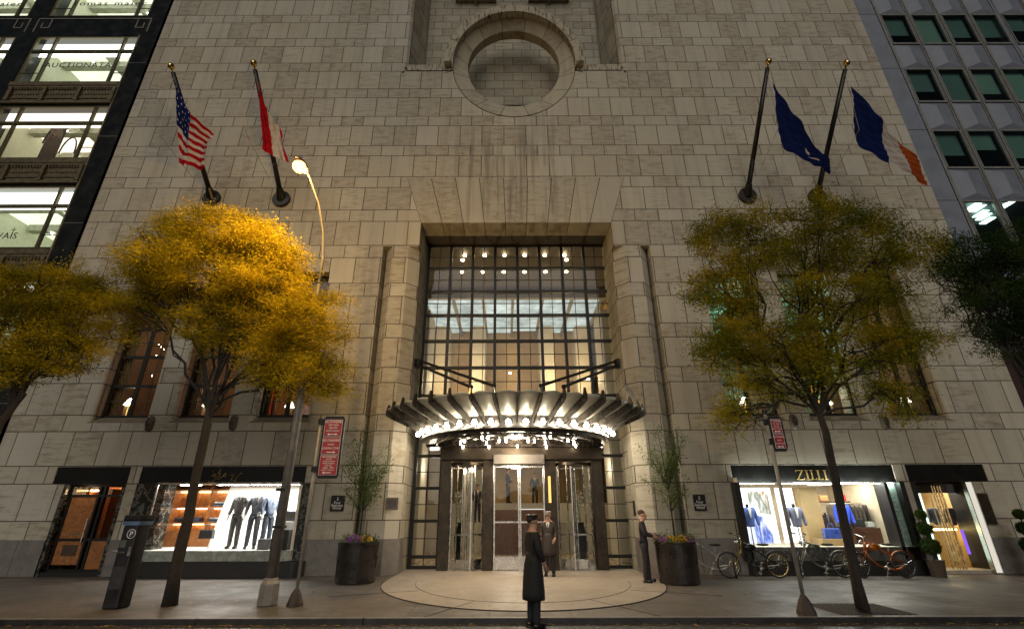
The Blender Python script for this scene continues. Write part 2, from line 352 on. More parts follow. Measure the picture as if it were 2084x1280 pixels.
# plate round the lower half of the oculus
EO = lambda a: (2.87*math.cos(a), 21.2+3.27*math.sin(a)); EI = lambda a: (2.2*math.cos(a), 21.47+2.49*math.sin(a))
lo = [EO(a) for a in [math.pi+math.pi*i/48 for i in range(49)]]; lo = [p for p in lo if p[1] < 20.73]; e = 2.87*math.sqrt(1-(.47/3.27)**2); lo = [(-e, 20.73)]+lo+[(e, 20.73)]
n_ = len(lo); rim = []
for i in range(n_):
    x, z = lo[i]; dx, dz = x, z-21.2; k_ = min(3.2/abs(dx) if abs(dx) > 1e-6 else 1e9, (21.2-17.7)/abs(dz) if abs(dz) > 1e-6 else 1e9); rim.append((dx*k_, 21.2+dz*k_))
for i in range(n_-1): m.quad((rim[i][0], 0, min(rim[i][1], 20.73)), (rim[i+1][0], 0, min(rim[i+1][1], 20.73)), (lo[i+1][0], 0, lo[i+1][1]), (lo[i][0], 0, lo[i][1]))
for i in range(n_-1):
    A_, B_ = rim[i], rim[i+1]
    if (abs(abs(A_[0])-3.2) < 1e-4) != (abs(abs(B_[0])-3.2) < 1e-4): m.quad((A_[0], 0, A_[1]), (B_[0], 0, B_[1]), (math.copysign(3.2, A_[0]), 0, 17.7))
m.quad((-3.2, 0, 20.73), (-3.2, 0, 20.6), (-e, 0, 20.73)); m.quad((3.2, 0, 20.73), (3.2, 0, 20.6), (e, 0, 20.73))
wall = m.build('wall', ST, H, recalc=False)
m = MB(); m.quad((-17.15, 9, 0), (-6, 9, 0), (-6, 9, 30), (-17.15, 9, 30)); m.quad((17.15, 9, 0), (6, 9, 0), (6, 9, 30), (17.15, 9, 30)); m.quad((-6, 14, 0), (6, 14, 0), (6, 14, 30), (-6, 14, 30)); m.quad((-17.15, 0, 30), (17.15, 0, 30), (17.15, 14, 30), (-17.15, 14, 30))
# dividing floors so no light leaks between rooms
m.quad((-17.15, 1, 3.9), (-5.3, 1, 3.9), (-5.3, 9, 3.9), (-17.15, 9, 3.9)); m.quad((5.3, 1, 3.9), (17.15, 1, 3.9), (17.15, 9, 3.9), (5.3, 9, 3.9))
m.build('back_wall', DARKI, H, recalc=False)
# oculus ring
m = MB(); N = 96; A = [2*math.pi*i/N for i in range(N+1)]
for i in range(N):
    o0, o1, i0, i1 = EO(A[i]), EO(A[i+1]), EI(A[i]), EI(A[i+1])
    m.quad((o0[0], -.004, o0[1]), (o1[0], -.004, o1[1]), (i1[0], .42, i1[1]), (i0[0], .42, i0[1]))
    m.quad((i0[0], .42, i0[1]), (i1[0], .42, i1[1]), (i1[0], .85, i1[1]), (i0[0], .85, i0[1]))
    m.quad((o0[0], -.004, o0[1]), (o1[0], -.004, o1[1]), (o1[0], .9, o1[1]), (o0[0], .9, o0[1]))
    m.quad((o0[0], .87, o0[1]), (o1[0], .87, o1[1]), (i1[0], .87, i1[1]), (i0[0], .87, i0[1]))
m.build('oculus_ring', STR, H, recalc=True)
m = MB(); B = [math.pi*i/60 for i in range(61)]
ho = lambda a: (3.24*math.cos(a), 21.02+3.84*math.sin(a)); hi = lambda a: (2.84*math.cos(a), 21.02+3.38*math.sin(a))
for i in range(60):
    a, b = B[i], B[i+1]
    P = [(ho(a), -.3), (ho(b), -.3), (hi(b), -.3), (hi(a), -.3), (ho(a), .5), (ho(b), .5), (hi(b), .5), (hi(a), .5)]
    m.add([(p[0][0], p[1], p[0][1]) for p in P], [(0, 1, 2, 3), (0, 4, 5, 1), (3, 2, 6, 7)])
for k_ in range(1, 8):
    a = math.pi*k_/8+.0; x, z = ho(a); x2, z2 = hi(a); m.bar((x*1.004, -.31, z+.01), (x2, -.31, z2), .02, .02)
for s_ in (-1, 1):
    m.quad((s_*3.22, -.3, 21.02), (s_*2.9, -.3, 21.02), (s_*2.9, .5, 21.02), (s_*3.22, .5, 21.02))
m.build('hood_moulding', STAIN, H)
MB().tube([(x, -.008, z) for x, z in [EO(math.pi*1.02+math.pi*.96*i/60) for i in range(61)]], .016, 5).build('ring_joint', mat('joint_mortar', (.05, .042, .033), .9), H)
for s_ in (-1, 1):
    m = MB(); m.prism([(s_*5.2, 0.0), (s_*5.05, .28), (s_*2.9, .28), (s_*2.9, .0)] if 0 else [(s_*5.2, .0), (s_*5.12, .0), (s_*5.0, .25), (s_*2.8, .25), (s_*2.8, 1.0), (s_*5.2, 1.0)], 20.60, 21.02)
    m.prism([(s_*5.2, 1.0), (s_*5.2, 0.0), (s_*5.08, .0), (s_*4.98, .12), (s_*4.98, .3), (s_*4.6, 1.7), (s_*4.6, 2.0)], 21.02, 30)
    m.build('niche_side', [ST], H)
m = MB()
for s_ in (-1, 1): m.box(s_*2.92 if s_ < 0 else 2.92, s_*5.0, .05, .26, 20.84, 21.2) if s_ > 0 else m.box(-5.0, -2.92, .05, .26, 20.84, 21.2)
m.build('sill', STAIN, H)
m = MB(); m.quad((-5.2, 1.95, 17.5), (5.2, 1.95, 17.5), (5.2, 1.95, 30), (-5.2, 1.95, 30)); m.quad((-5.2, .9, 17.6), (5.2, .9, 17.6), (5.2, 1.95, 17.6), (-5.2, 1.95, 17.6))
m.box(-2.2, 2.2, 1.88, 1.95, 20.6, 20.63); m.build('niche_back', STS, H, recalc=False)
m = MB()
for c in (-2.05, 2.05): m.box(c-1.15, c+1.15, 1.35, 1.95, 28.3, 28.42); m.box(c-.06, c+.06, 1.4, 1.95, 28.1, 28.3)
m.build('window_ledge', STAIN, H)
m = MB(); m.prism([(-4.52, 14.62), (4.52, 14.62), (3.8, 12.424), (-3.8, 12.424)], -.004, .98, 'y'); m.build('lintel', STL, H)
# entrance piers with canted corners
for s_ in (-1, 1):
    m = MB(); poly = [(5.2, .62), (5.14, .40), (4.82, .0), (4.2, .0), (3.8, .38), (3.8, .99), (5.2, .99)]
    m.prism([(s_*x, y) for x, y in poly], 1.0, 11.37); m.build('pier', ST, H)
    m = MB(); m.prism([(s_*x, y-.03) for x, y in [(5.2, .62), (5.14, .40), (4.82, .0), (4.2, .0), (3.77, .38), (3.77, 1.0), (5.2, 1.0)]], 0, .998); m.build('pier_base', GRAN, H)
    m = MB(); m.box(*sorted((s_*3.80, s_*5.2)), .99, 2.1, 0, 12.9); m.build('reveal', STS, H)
for a, b in ((-17.15, -14.6), (-12.6, -12.25), (-6.9, -5.2), (5.2, 6.85), (12.1, 12.5), (14.42, 17.15)): MB().box(a, b, -.03, .3, 0, .998).build('granite_base', GRAN, H, bevel=.01)

# entrance glazing
E = MB().box(-3.79, 3.79, 1.0, 2.0, 12.46, 12.75).build('entrance_window', DARKI, H)  # near-black box over the glazing: shade of the recess put into colour
gx = [-3.74+.9475*i+.03 for i in range(9)]; gz = [0.05, .37, 1.48, 2.55, 3.65, 4.76, 5.87, 6.98, 8.08, 9.19, 10.26, 11.35, 12.44]
m = MB()
for i, x in enumerate(gx):
    z0 = 0 if i in (0, 1, 7, 8) else 3.55
    m.box(x-.055, x+.055, 1.78, 1.98, z0, 12.44)
    if i: m.box(gx[i-1]+.055, x-.055, 1.84, 1.93, 12.44-.05, 12.439)
for j, z in enumerate(gz[:-1]):
    for i in range(8):
        if z < 3.6 and i not in (0, 7): continue
        m.box(gx[i]+.055, gx[i+1]-.055, 1.80, 1.96, z-.05, z+.05)
m.build('frame', BLACK, E)
m = MB()
for i in range(8):
    x = (gx[i]+gx[i+1])/2
    m.box(x-.012, x+.012, 1.86, 1.9, 0 if i in (0, 7) else 3.65, 12.4)
for j in range(1, 12):
    z = (gz[j]+gz[j+1])/2
    for i in range(8):
        if z < 3.6 and i not in (0, 7): continue
        m.box(gx[i]+.05, gx[i+1]-.05, 1.855, 1.895, z-.012, z+.012)
m.build('muntin', BLACK, E)
for j in range(1, 12):
    for i in range(8):
        if gz[j] < 3.6 and i not in (0, 7): continue
        tl = [random.gauss(0, .004) for _ in range(2)]
        MB().quad(*[(x, 1.88+tl[0]*(x-gx[i])+tl[1]*(z-gz[j]), z) for x, z in ((gx[i]+.05, gz[j]+.05), (gx[i+1]-.05, gz[j]+.05), (gx[i+1]-.05, gz[j+1]-.05), (gx[i]+.05, gz[j+1]-.05))]).build('pane', GL, E)

# lobby behind the glass
LB = MB().quad((-6, 2.0, .002), (6, 2.0, .002), (6, 14, .002), (-6, 14, .002)).build('lobby', mat('lobby_floor', (.38, .30, .2), .25), H, recalc=False)
LIMEI = mat('lobby_limestone', (.50, .46, .37), .6, 0, .12, 1.5)
m = MB(); m.quad((-6, 13.8, 0), (6, 13.8, 0), (6, 13.8, 13), (-6, 13.8, 13)); m.quad((-5.2, 2.1, 0), (-5.2, 13.8, 0), (-5.2, 13.8, 13), (-5.2, 2.1, 13)); m.quad((5.2, 2.1, 0), (5.2, 13.8, 0), (5.2, 13.8, 13), (5.2, 2.1, 13))
m.build('lobby_wall', TAN, LB, recalc=False)
MB().quad((-6, 1.7, 12.9), (6, 1.7, 12.9), (6, 7.4, 12.9), (-6, 7.4, 12.9)).build('lobby_ceiling', mat('dark_ceiling', (.05, .035, .02), .7), LB, recalc=False)
def reflection_glow():
    t = NT('glowing_reflection'); g = t.n("NewGeometry"); n = t.noise(g.outputs['Position'], 1.3, 6, .7); n2 = t.noise(g.outputs['Position'], .5, 3)
    e = t.n("Emission"); t.put(e.inputs[0], t.mix(t.ss(n, .35, .65), (.40, .46, .42), (.72, .78, .72))); t.put(e.inputs[1], t.ss(n2, .3, .7, .5, .85))
    t.t.links.new(e.outputs[0], t.out.inputs[0]); return t.m
REFL = reflection_glow()  # glowing sheets stand in for a bright reflection in the entrance glass
for i in range(6):
    x0 = -4.9+i*1.65; m = MB(); m.quad((x0, 7.45, 12.8), (x0+1.5, 7.45, 12.8), (x0+1.5, 13.7-.35*(i % 2), 12.8), (x0, 13.7-.35*(i % 2), 12.8)); m.build('reflection_glow', REFL, LB, recalc=False)
m = MB()
for i in range(7): m.box(-5.05+i*1.65, -4.9+i*1.65, 7.4, 13.8, 12.55, 12.9)
m.box(-5.2, 5.2, 7.2, 7.45, 12.4, 12.9); m.box(-5.2, 5.2, 10.4, 10.5, 12.65, 12.85); m.build('ceiling_beam', mat('ceiling_beam', (.18, .17, .14), .6), LB)
m = MB()
for x in (-4.3, -2.1, 2.1, 4.3): m.box(x-.42, x+.42, 11.6, 13.75, 0, 12.5)
for x in (-4.3, 4.3): m.box(x-.5, x+.5, 3.6, 5.2, 0, 10.2)
m.build('column', LIMEI, LB, bevel=.03)
m = MB(); m.box(-5.2, -1.6, 9, 13.7, 6.0, 6.3); m.box(1.6, 5.2, 9, 13.7, 6.0, 6.3); m.box(-1.6, 1.6, 12.9, 13.7, 4.6, 6.4); m.build('balcony', mat('red_wood', (.16, .05, .02), .4), LB)
DL = emis('warm_downlight', (1, .80, .48), 26); GLOWW = emis('warm_glow', (1, .72, .38), 3.0)
for r_ in range(3):
    Yc = (3.3, 3.75, 5.0)[r_]
    for i in range(6):
        if r_ == 1 and i not in (0, 5): continue
        x = (-2.32+i*.93)*(1+.06*r_)
        MB().lathe([(.0001, 0), (.075, 0), (.075, .05)], (x, Yc, 12.78 if r_ < 2 else 12.80), 10).build('downlight', DL, LB, recalc=False)
# lobby sconces and glow
for x, y, z in ((-3.55, 3.2, 5.9), (-.15, 12.8, 9.8), (3.4, 5.5, 7.5), (3.4, 3.4, 6.2), (2.9, 12, 6.9), (-2.9, 12, 6.9)):
    MB().ball((x, y, z), .07, 8).build('sconce', emis('sconce', (1, .85, .6), 25), LB, smooth=True)
def area(name, loc, size, power, col, dirv, parent, sy=None):
    l = bpy.data.lights.new(name, 'AREA'); l.energy = power; l.color = col; l.size = size
    if sy: l.shape = 'RECTANGLE'; l.size_y = sy
    o = bpy.data.objects.new(name, l); COL.objects.link(o); o.location = loc; o.rotation_euler = Vector(dirv).to_track_quat('-Z', 'Y').to_euler()
    adopt(o, parent); return o
def point(name, loc, power, col, r, parent):
    l = bpy.data.lights.new(name, 'POINT'); l.energy = power; l.color = col; l.shadow_soft_size = r
    o = bpy.data.objects.new(name, l); COL.objects.link(o); o.location = loc; adopt(o, parent); return o
point('lobby_lamp', (-2.8, 9.8, 8.5), 320, (1, .76, .42), .3, LB); point('lobby_lamp', (2.8, 9.8, 8.5), 320, (1, .76, .42), .3, LB)
point('lobby_lamp', (0, 5.0, 3.3), 90, (1, .86, .68), .3, LB); point('lobby_lamp', (-3.4, 4.2, 3.4), 26, (1, .86, .66), .2, LB); point('lobby_lamp', (3.4, 4.2, 3.4), 26, (1, .86, .66), .2, LB)
m = MB(); m.box(-5, 5, 8.9, 11.0, 0, 1.3); m.box(-5, 5, 11.0, 13.7, 0, 2.2); m.build('lobby_landing', LIMEI, LB)
m = MB(); m.box(-1.25, 1.9, 7.6, 8.4, 0, 1.86); m.build('reception_desk', DWOOD, LB); MB().box(.2, 1.9, 7.56, 8.44, 1.862, 1.90).build('desk_top', emis('desk_glow', (1, .95, .85), .7), LB)  # desk top glows to give its bright line; no lamp in it

# doors: dark portal posts, revolving doors, centre door
for s_, a, b in ((-1, 2.35, 2.72), (-1, .88, 1.24), (1, .9, 1.3), (1, 2.55, 2.92)):
    m = MB(); x0, x1 = sorted((s_*a, s_*b)); m.box(x0, x1, 1.25, 1.95, 0, 3.6); m.build('portal_post', BRONZE, H, bevel=.015)
MB().box(-2.72, 2.92, 1.05, 1.95, 3.45, 3.85).build('portal_beam', BRONZE, H, bevel=.01)
MB().box(-.88, .9, .95, 1.3, 3.28, 3.62).build('door_header', mat('header_steel', (.13, .12, .11), .5, .5), H, bevel=.02)
for cx, ang in ((-1.80, .35), (1.93, -.25)):
    D = MB().lathe([(.60, 3.27), (.62, 3.27), (.62, 3.36), (.3, 3.38)], (cx, 1.62, 0), 28).build('revolving_door', BRONZE, H)
    m = MB()
    for q in range(10):
        a0 = -math.pi/2+(q-5)*.19
        if abs(q-4.5) > 2.6: m.grid(lambda u, v, a0=a0: (cx+.60*math.cos(a0+u*.19), 1.62+.60*math.sin(a0+u*.19), .12+3.13*v), 3, 1)
    m.build('curved_pane', GL, D, smooth=True, recalc=False)
    m = MB()
    for q in (-1.15, -.5, .5, 1.15):
        a0 = -math.pi/2+q; m.tube([(cx+.61*math.cos(a0), 1.62+.61*math.sin(a0), z) for z in (0, 3.25)], .022, 8)
    m.tube([(cx, 1.62, 0), (cx, 1.62, 3.25)], .04, 10)
    for q in range(4):
        a0 = ang+q*math.pi/2; c_, s2 = math.cos(a0)*.56, math.sin(a0)*.56
        for z in (.03, .28, 1.05, 3.2): m.bar((cx, 1.62, z), (cx+c_, 1.62+s2, z), .03, .05)
        m.bar((cx+c_, 1.62+s2, 0), (cx+c_, 1.62+s2, 3.22), .035, .035, (1, 0, 0))
    m.build('rail', STEEL, D)
    m = MB()
    for q in range(4):
        a0 = ang+q*math.pi/2; c_, s2 = math.cos(a0)*.54, math.sin(a0)*.54; m.quad((cx, 1.62, .05), (cx+c_, 1.62+s2, .05), (cx+c_, 1.62+s2, .27), (cx, 1.62, .27))
    m.build('kick_plate', STEEL, D, recalc=False)
    m = MB()
    for q in range(4):
        a0 = ang+q*math.pi/2; c_, s2 = math.cos(a0)*.54, math.sin(a0)*.54; m.quad((cx, 1.62, .3), (cx+c_, 1.62+s2, .3), (cx+c_, 1.62+s2, 3.2), (cx, 1.62, 3.2))
    m.build('wing_pane', GL, D, recalc=False)
D = MB().box(-.86, .88, 1.28, 1.36, 3.2, 3.28).build('centre_door', STEEL, H)
m = MB()
for x in (-.86, -.03, .03, .84): m.box(x, x+.045, 1.3, 1.36, 0, 3.2)
for z in (.03, .36, 1.42): m.box(-.82, .85, 1.31, 1.35, z, z+.05)
m.build('rail', STEEL, D)
MB().box(-.80, .82, 1.32, 1.34, .08, .36).build('kick_plate', STEEL, D)
MB().quad((-.8, 1.33, .4), (.82, 1.33, .4), (.82, 1.33, 3.2), (-.8, 1.33, 3.2)).build('pane', GL, D, recalc=False)
MB().box(1.02, 1.1, 1.18, 1.25, 2.05, 2.9).build('wall_light', emis('amber_strip', (1, .45, .12), 1.6), H)

# upper storey windows
CUR = emis('lamp_glow', (1, .78, .48), 14)
WIN = []
for wi, c in enumerate(WC):
    x0, x1 = c-.9, c+.9; z0, z1 = 4.80, 10.2; yg = .42
    w = MB().box(x0-.15, x1+.15, .36, .99, 10.19, 10.3).build('window', BLACK, H)
    m = MB()
    for s_ in (-1, 1): m.prism([(c+s_*1.05, .0), (c+s_*.98, .02), (c+s_*.93, .07), (c+s_*.92, .14), (c+s_*.92, .99), (c+s_*1.05, .99)], 4.56, 9.75)
    m.build('reveal', ST, w)
    m = MB(); m.prism([(0.0, 4.56), (0.01, 4.60), (.38, 4.80), (.5, 4.80), (.5, 4.56)], c-1.05, c+1.05, 'x'); m.build('sill', mat('worn_sill', (.19, .155, .115), .8), w)
    m = MB()
    for x, t_ in ((x0, .05), (c, .065), (x1, .05)): m.box(x-t_, x+t_, yg-.03, yg+.06, z0, z1)
    for j in range(6): z = z0+.035+j*1.075; m.box(x0+.05, x1-.05, yg-.02, yg+.05, z-.05, z+.05)
    m.build('frame', BLACK, w)
    m = MB()
    for x in ((x0+c)/2, (x1+c)/2): m.box(x-.016, x+.016, yg, yg+.03, z0, z1)
    for j in range(5): z = z0+.035+(j+.5)*1.075; m.box(x0+.05, x1-.05, yg+.004, yg+.026, z-.014, z+.014)
    m.build('muntin', OLIVE, w)
    for j in range(5):
        for q in range(2):
            a, b = (x0+.05, c-.06) if q == 0 else (c+.06, x1-.05); z = z0+.085+j*1.075; tl = random.gauss(0, .005)
            MB().quad((a, yg+.015, z), (b, yg+.015+tl*.8, z), (b, yg+.015+tl, z+.975), (a, yg+.015, z+.975)).build('pane', GL, w, recalc=False)
    # curtains
    m = MB()
    if wi != 3 and wi != 4:
        for s_ in (-1, 1):
            wd = .30 if wi != 2 else .2
            m.grid(lambda u, v, s_=s_: (c+s_*(.92-wd*u), .62+.05*math.sin(u*22), 4.6+5.6*v), 24, 2)
        m.build('curtain', CURT, w, smooth=True, recalc=False)
    WIN.append(w)
ROOMW = mat('room_brown', (.11, .06, .028), .7, 0, .3, 2)
for a, b, nm in ((-15.2, -6.3, 'dining_room'), (6.3, 15.2, 'dining_room')):
    room(a, b, 1.0, 5.0, 4.0, 10.7, ROOMW, mat('room_ceiling', (.16, .12, .075), .7), DWOOD, H, nm)
point('room_lamp', (-13.2, 3.0, 8.6), 55, (1, .70, .36), .2, H); point('room_lamp', (-10.2, 2.6, 6.4), 70, (1, .42, .16), .2, H); point('room_lamp', (-8, 3.0, 8), 22, (1, .6, .3), .2, H)
point('room_lamp', (13.6, 3.0, 8.4), 110, (1, .82, .5), .2, H); point('room_lamp', (9.4, 1.3, 9.8), 330, (.55, 1, .85), .2, H); point('room_lamp', (10.8, 3, 6), 50, (1, .7, .35), .2, H)  # the green light is added to turn the palms turquoise
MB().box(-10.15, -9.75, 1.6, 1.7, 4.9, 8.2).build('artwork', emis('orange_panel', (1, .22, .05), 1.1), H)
MB().box(-11.6, -10.7, 4.6, 4.7, 4.9, 7.6).build('wall_panel', mat('crimson_panel', (.35, .03, .02), .6), H)
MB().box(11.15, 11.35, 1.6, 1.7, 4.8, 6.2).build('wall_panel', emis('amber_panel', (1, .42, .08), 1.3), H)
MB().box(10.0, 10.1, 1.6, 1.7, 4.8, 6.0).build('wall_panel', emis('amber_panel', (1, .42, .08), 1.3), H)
m = MB()
for a, b in ((-15, -6.4), (6.4, 15)): m.box(a, b, .75, 1.15, 4.55, 4.62)
m.build('window_shelf', DWOOD, H)

# window table lamps
SHADE = emis('lampshade_glow', (1, .86, .62), 3.2)
LN = ['leftmost upper window', 'middle left-hand window, behind the trunk', 'window nearest the street lamp pole', 'window above the small two-panel sign', 'middle right-hand window behind the tree trunk', 'rightmost window of the facade']
lx = [(264, 818), (423, 820), (590, 822), (1514, 816), (1683, 816), (1841, 812)]
for i, (px, py) in enumerate(lx):
    p = at(px, py, .95); L = thing('table_lamp', 'small glowing table lamp on the sill of the '+LN[i], 'lamp', (p.x, .95, 4.62), 'table lamps in the windows')
    z = p.z-.12
    MB().lathe([(.09, 4.62), (.1, 4.64), (.025, 4.7), (.02, z)], (p.x, .95, 0), 12).build('base', GOLD, L, smooth=True)
    MB().lathe([(.17, z), (.08, z+.2)], (p.x, .95, 0), 16).build('lamp_shade', SHADE, L, smooth=True)
    MB().ball((p.x, .95, z+.19), .055, 10).build('bulb', emis('hot_bulb', (1, .85, .6), 60), L, smooth=True)
    m = MB()
    for q in range(9): m.box(p.x-.13+q*.032, p.x-.12+q*.032, .93, .96, 4.64, z-.03)
    m.build('glass_rod', mat('crystal', (.6, .5, .35), .1, .3), L)
# chandelier in the leftmost window, palms behind the green windows
Ch = thing('chandelier', 'sparkling chandelier of tiny bulbs hanging behind the leftmost upper window', 'chandelier', (-13.6, 1.6, 8.4))
MB().tube([(-13.6, 1.6, 10.6), (-13.6, 1.6, 7.4)], .015, 6).build('rod', GOLD, Ch)
SPK = emis('sparkle', (1, .8, .5), 30)
for i in range(26):
    a = random.random()*6.28; z = random.uniform(6.4, 8.9); r_ = random.uniform(.1, .5)
    MB().ball((-13.6+r_*math.cos(a), 1.6+r_*math.sin(a), z), random.uniform(.008, .022), 6).build('bulb', SPK, Ch)
MB().add([(-12.95, 1.3, 9.3), (-12.55, 1.3, 8.9), (-12.5, 1.3, 9.5), (-12.85, 1.3, 9.75), (-12.9, 1.25, 9.35)], [(0, 1, 2, 3)]).build('glass_shade', emis('white_shade', (1, .95, .85), .9), Ch, recalc=False)
PALM = mat('palm_leaf', (.16, .46, .30), .3, 0, .5, 9)
for i, (cx, lab) in enumerate(((8.05, 'green indoor palm behind the window above the small sign'), (10.75, 'green indoor palm behind the middle right-hand window'))):
    T = thing('indoor_palm', lab, 'plant', (cx, 1.7, 4.1), 'indoor palms')
    MB().tube([(cx, 1.7, 4.1), (cx+.05, 1.7, 6.2), (cx-.05, 1.65, 8)], [.07, .05, .03], 8).build('trunk', BARK, T)
    m = MB()
    for k_ in range(1500):
        z = random.uniform(4.7, 10.0); a = random.random()*6.28; r_ = random.uniform(.05, .95); p = Vector((cx+r_*math.cos(a), 1.5+.55*math.sin(a)*r_, z))
        d = Vector((random.gauss(0, .5), random.gauss(0, .3), random.gauss(-.1, .8))).normalized()*random.uniform(.1, .28); w_ = d.cross(Vector((0, 1, .2))).normalized()*random.uniform(.006, .016)
        m.quad(p-w_, p+w_, p+d+w_*.2, p+d-w_*.2)
    m.build('foliage', PALM, T, recalc=False)
# bronze rosettes with tie ropes
for i, (px, py) in enumerate(((305, 862), (475, 860), (1615, 858), (1800, 858))):
    p = at(px, py, -.03); nm = ['left of the yellow tree trunk', 'right of the yellow tree trunk', 'nearest the small two-panel sign', 'right of the tall thin tree trunk'][i]
    o = MB().lathe([(.02, -.26), (.12, -.2), (.14, 0), (.12, .2), (.02, .26)], (p.x, -.03, p.z), 14, 1, .5)
    o.tube([(p.x+.09*math.cos(a), -.1, p.z+.16*math.sin(a)) for a in [6.283*i/12 for i in range(12)]], .025, 6, True); o.ball((p.x, -.09, p.z), .05, 8)
    tag(o.build('wall_rosette', mat('weathered_bronze', (.11, .09, .065), .6, .5), smooth=True), 'oval bronze rosette between windows, '+nm, 'ornament', 'wall rosettes')

# ---------------------------------------------------------------- entrance canopy
CX_, CY_ = -.12, .93
def pol(r_, a, z): return (CX_+r_*math.sin(a), CY_-r_*math.cos(a), z)
K = thing('entrance_canopy', 'half-round steel and glass canopy with fins and bulbs over the entrance', 'canopy', (CX_, 1.9, 4))
ST8 = R(8.35)
SCAL = mat('canopy_scallop', (.62, .62, .54), .38, .25, .1, 3)
m = MB(); NA = 60
prof = [(3.08, 3.90), (3.12, 3.99), (3.26, 4.0), (3.26, 4.05), (3.14, 4.07), (3.14, 4.32), (3.30, 4.34), (3.30, 4.38), (3.0, 4.4)]
for i in range(len(prof)-1): m.grid(lambda u, v, i=i: pol(prof[i][0]*(1-v)+prof[i+1][0]*v, R(-92)+R(184)*u, prof[i][1]*(1-v)+prof[i+1][1]*v), NA, 1)
m.build('drum', mat('drum_steel', (.12, .11, .10), .3, .8), K, smooth=False)
m = MB(); m.grid(lambda u, v: pol(3.10*v, R(-92)+R(184)*u, 3.90+.20*(1-v)), NA, 2); m.grid(lambda u, v: pol(3.0*v, R(-92)+R(184)*u, 4.41), NA, 2)
m.box(CX_-3.1, CX_+3.1, .95, 1.95, 3.86, 4.4); m.build('soffit', mat('soffit_dark', (.05, .042, .036), .22, .7), K)
m = MB()
for r_ in (.7, 1.2, 1.7, 2.2, 2.7): m.tube([pol(r_, R(-88)+R(176)*i/40, 3.90+.20*(1-r_/3.1)-.02) for i in range(41)], .03, 6)
m.build('soffit_rib', STEEL, K)
for i in range(16):
    a = (i-8+.5)*ST8
    def sc(u, v, a=a):
        r_ = 3.30+(4.38-3.30)*v; w_ = (u-.5)*ST8*.93; bul = (1-(2*u-1)**2)
        return pol(r_+.16*bul*v*v, a+w_, 4.36+.40*v-.07*bul*math.sin(math.pi*v)+.02*v*bul)
    m = MB(); m.grid(sc, 10, 8); m.build('scallop', SCAL, K, smooth=True, solid=.02, recalc=False)
for i in range(17):
    a = (i-8)*ST8; m = MB(); pr = [(3.25, 4.30), (3.3, 4.12), (4.30, 4.50), (4.52, 4.60), (4.54, 4.72), (4.48, 4.96), (4.42, 4.96), (4.38, 4.80), (3.25, 4.48)]
    ca, sa = math.cos(a), math.sin(a); t_ = .022
    vs = [(CX_+r_*sa+q*t_*ca, CY_-r_*ca+q*t_*sa, z) for q in (-1, 1) for r_, z in pr]; n9 = len(pr)
    m.add(vs, [tuple(range(n9)), tuple(range(2*n9-1, n9-1, -1))]+[(k_, (k_+1) % n9, n9+(k_+1) % n9, n9+k_) for k_ in range(n9)]); m.build('fin', mat('fin_steel', (.10, .09, .08), .3, .7), K)
HOT = emis('canopy_bulb', (1, .88, .68), 75); GSH = glass('bulb_glass', (.98, .97, .94), 1.45)
for i in range(18):
    a = (i-9+.5)*ST8*1.02; x, y, z = pol(3.38, a, 4.14)
    b = MB().ball((x, y, z), .078, 10).build('bulb', HOT, K, smooth=True)
    x2, y2, _ = pol(3.24, a, 0); MB().tube([(x2, y2, z+.02), (x, y, z+.02)], .022, 8).build('socket', STEEL, b)
    m = MB(); m.lathe([(.12, -.05), (.125, .0), (.11, .07), (.07, .115), (.001, .13)], (x, y, z), 14); m.build('glass_shade', GSH, b, smooth=True, recalc=False)
SPT = emis('canopy_spot', (1, .86, .66), 40)
sp = []
for px, py in ((937, 905), (942, 912), (948, 920), (952, 927), (990, 905), (995, 912), (1001, 920), (1110, 905), (1112, 912), (1114, 918), (1168, 905), (1172, 910), (1167, 917), (945, 900), (981, 894), (993, 894), (1016, 900), (1030, 900), (1043, 893), (1058, 893), (1088, 900), (1075, 900), (1108, 893), (1120, 893), (1156, 899), (1053, 911)):
    p = at(px, py, 0); d = p-CAM; q = CAM+d*((3.80-CAM.z)/d.z)
    if q.y < 1.4: MB().lathe([(.0001, 0), (.026, 0), (.028, .08), (.02, .1)], (q.x, q.y, 3.80), 10).build('spotlight', SPT, K)
m = MB()
for s_, X1 in ((-1, -3.72), (1, 3.78)):
    q = at(848 if s_ < 0 else 1262, 741, 1.0); m.lathe([(.17, -.15), (.19, 0), (.17, .15)], (X1, .93, q.z), 8)
    for k_ in ((-2, -1) if s_ < 0 else (1, 2)):
        x, y, z = pol(4.44, k_*ST8, 4.93); m.tube([(X1-s_*.1, .85, q.z+(.08 if abs(k_) == 1 else -.1)), (x, y, z)], .045, 8)
        m.ball((x, y, z), .07, 8); 
m.build('tie_rod', BLACK, K)
point('canopy_light', (CX_, -.3, 3.55), 210, (1, .80, .56), .3, K)

# ---------------------------------------------------------------- storefronts
FAS = mat('black_fascia', (.006, .006, .005), .45, 0, .3, 3, spec=.2); 
def storefront(x0, x1, xa, xb, yb, zb, name='storefront'):
    S = MB().box(x0, x1, .03, .3, 2.62, 3.147).build(name, FAS, H)
    return S
LUM = emis('shop_ceiling_light', (1, .95, .86), 3.2); LUMW = emis('shop_warm_light', (1, .70, .4), 2.2)
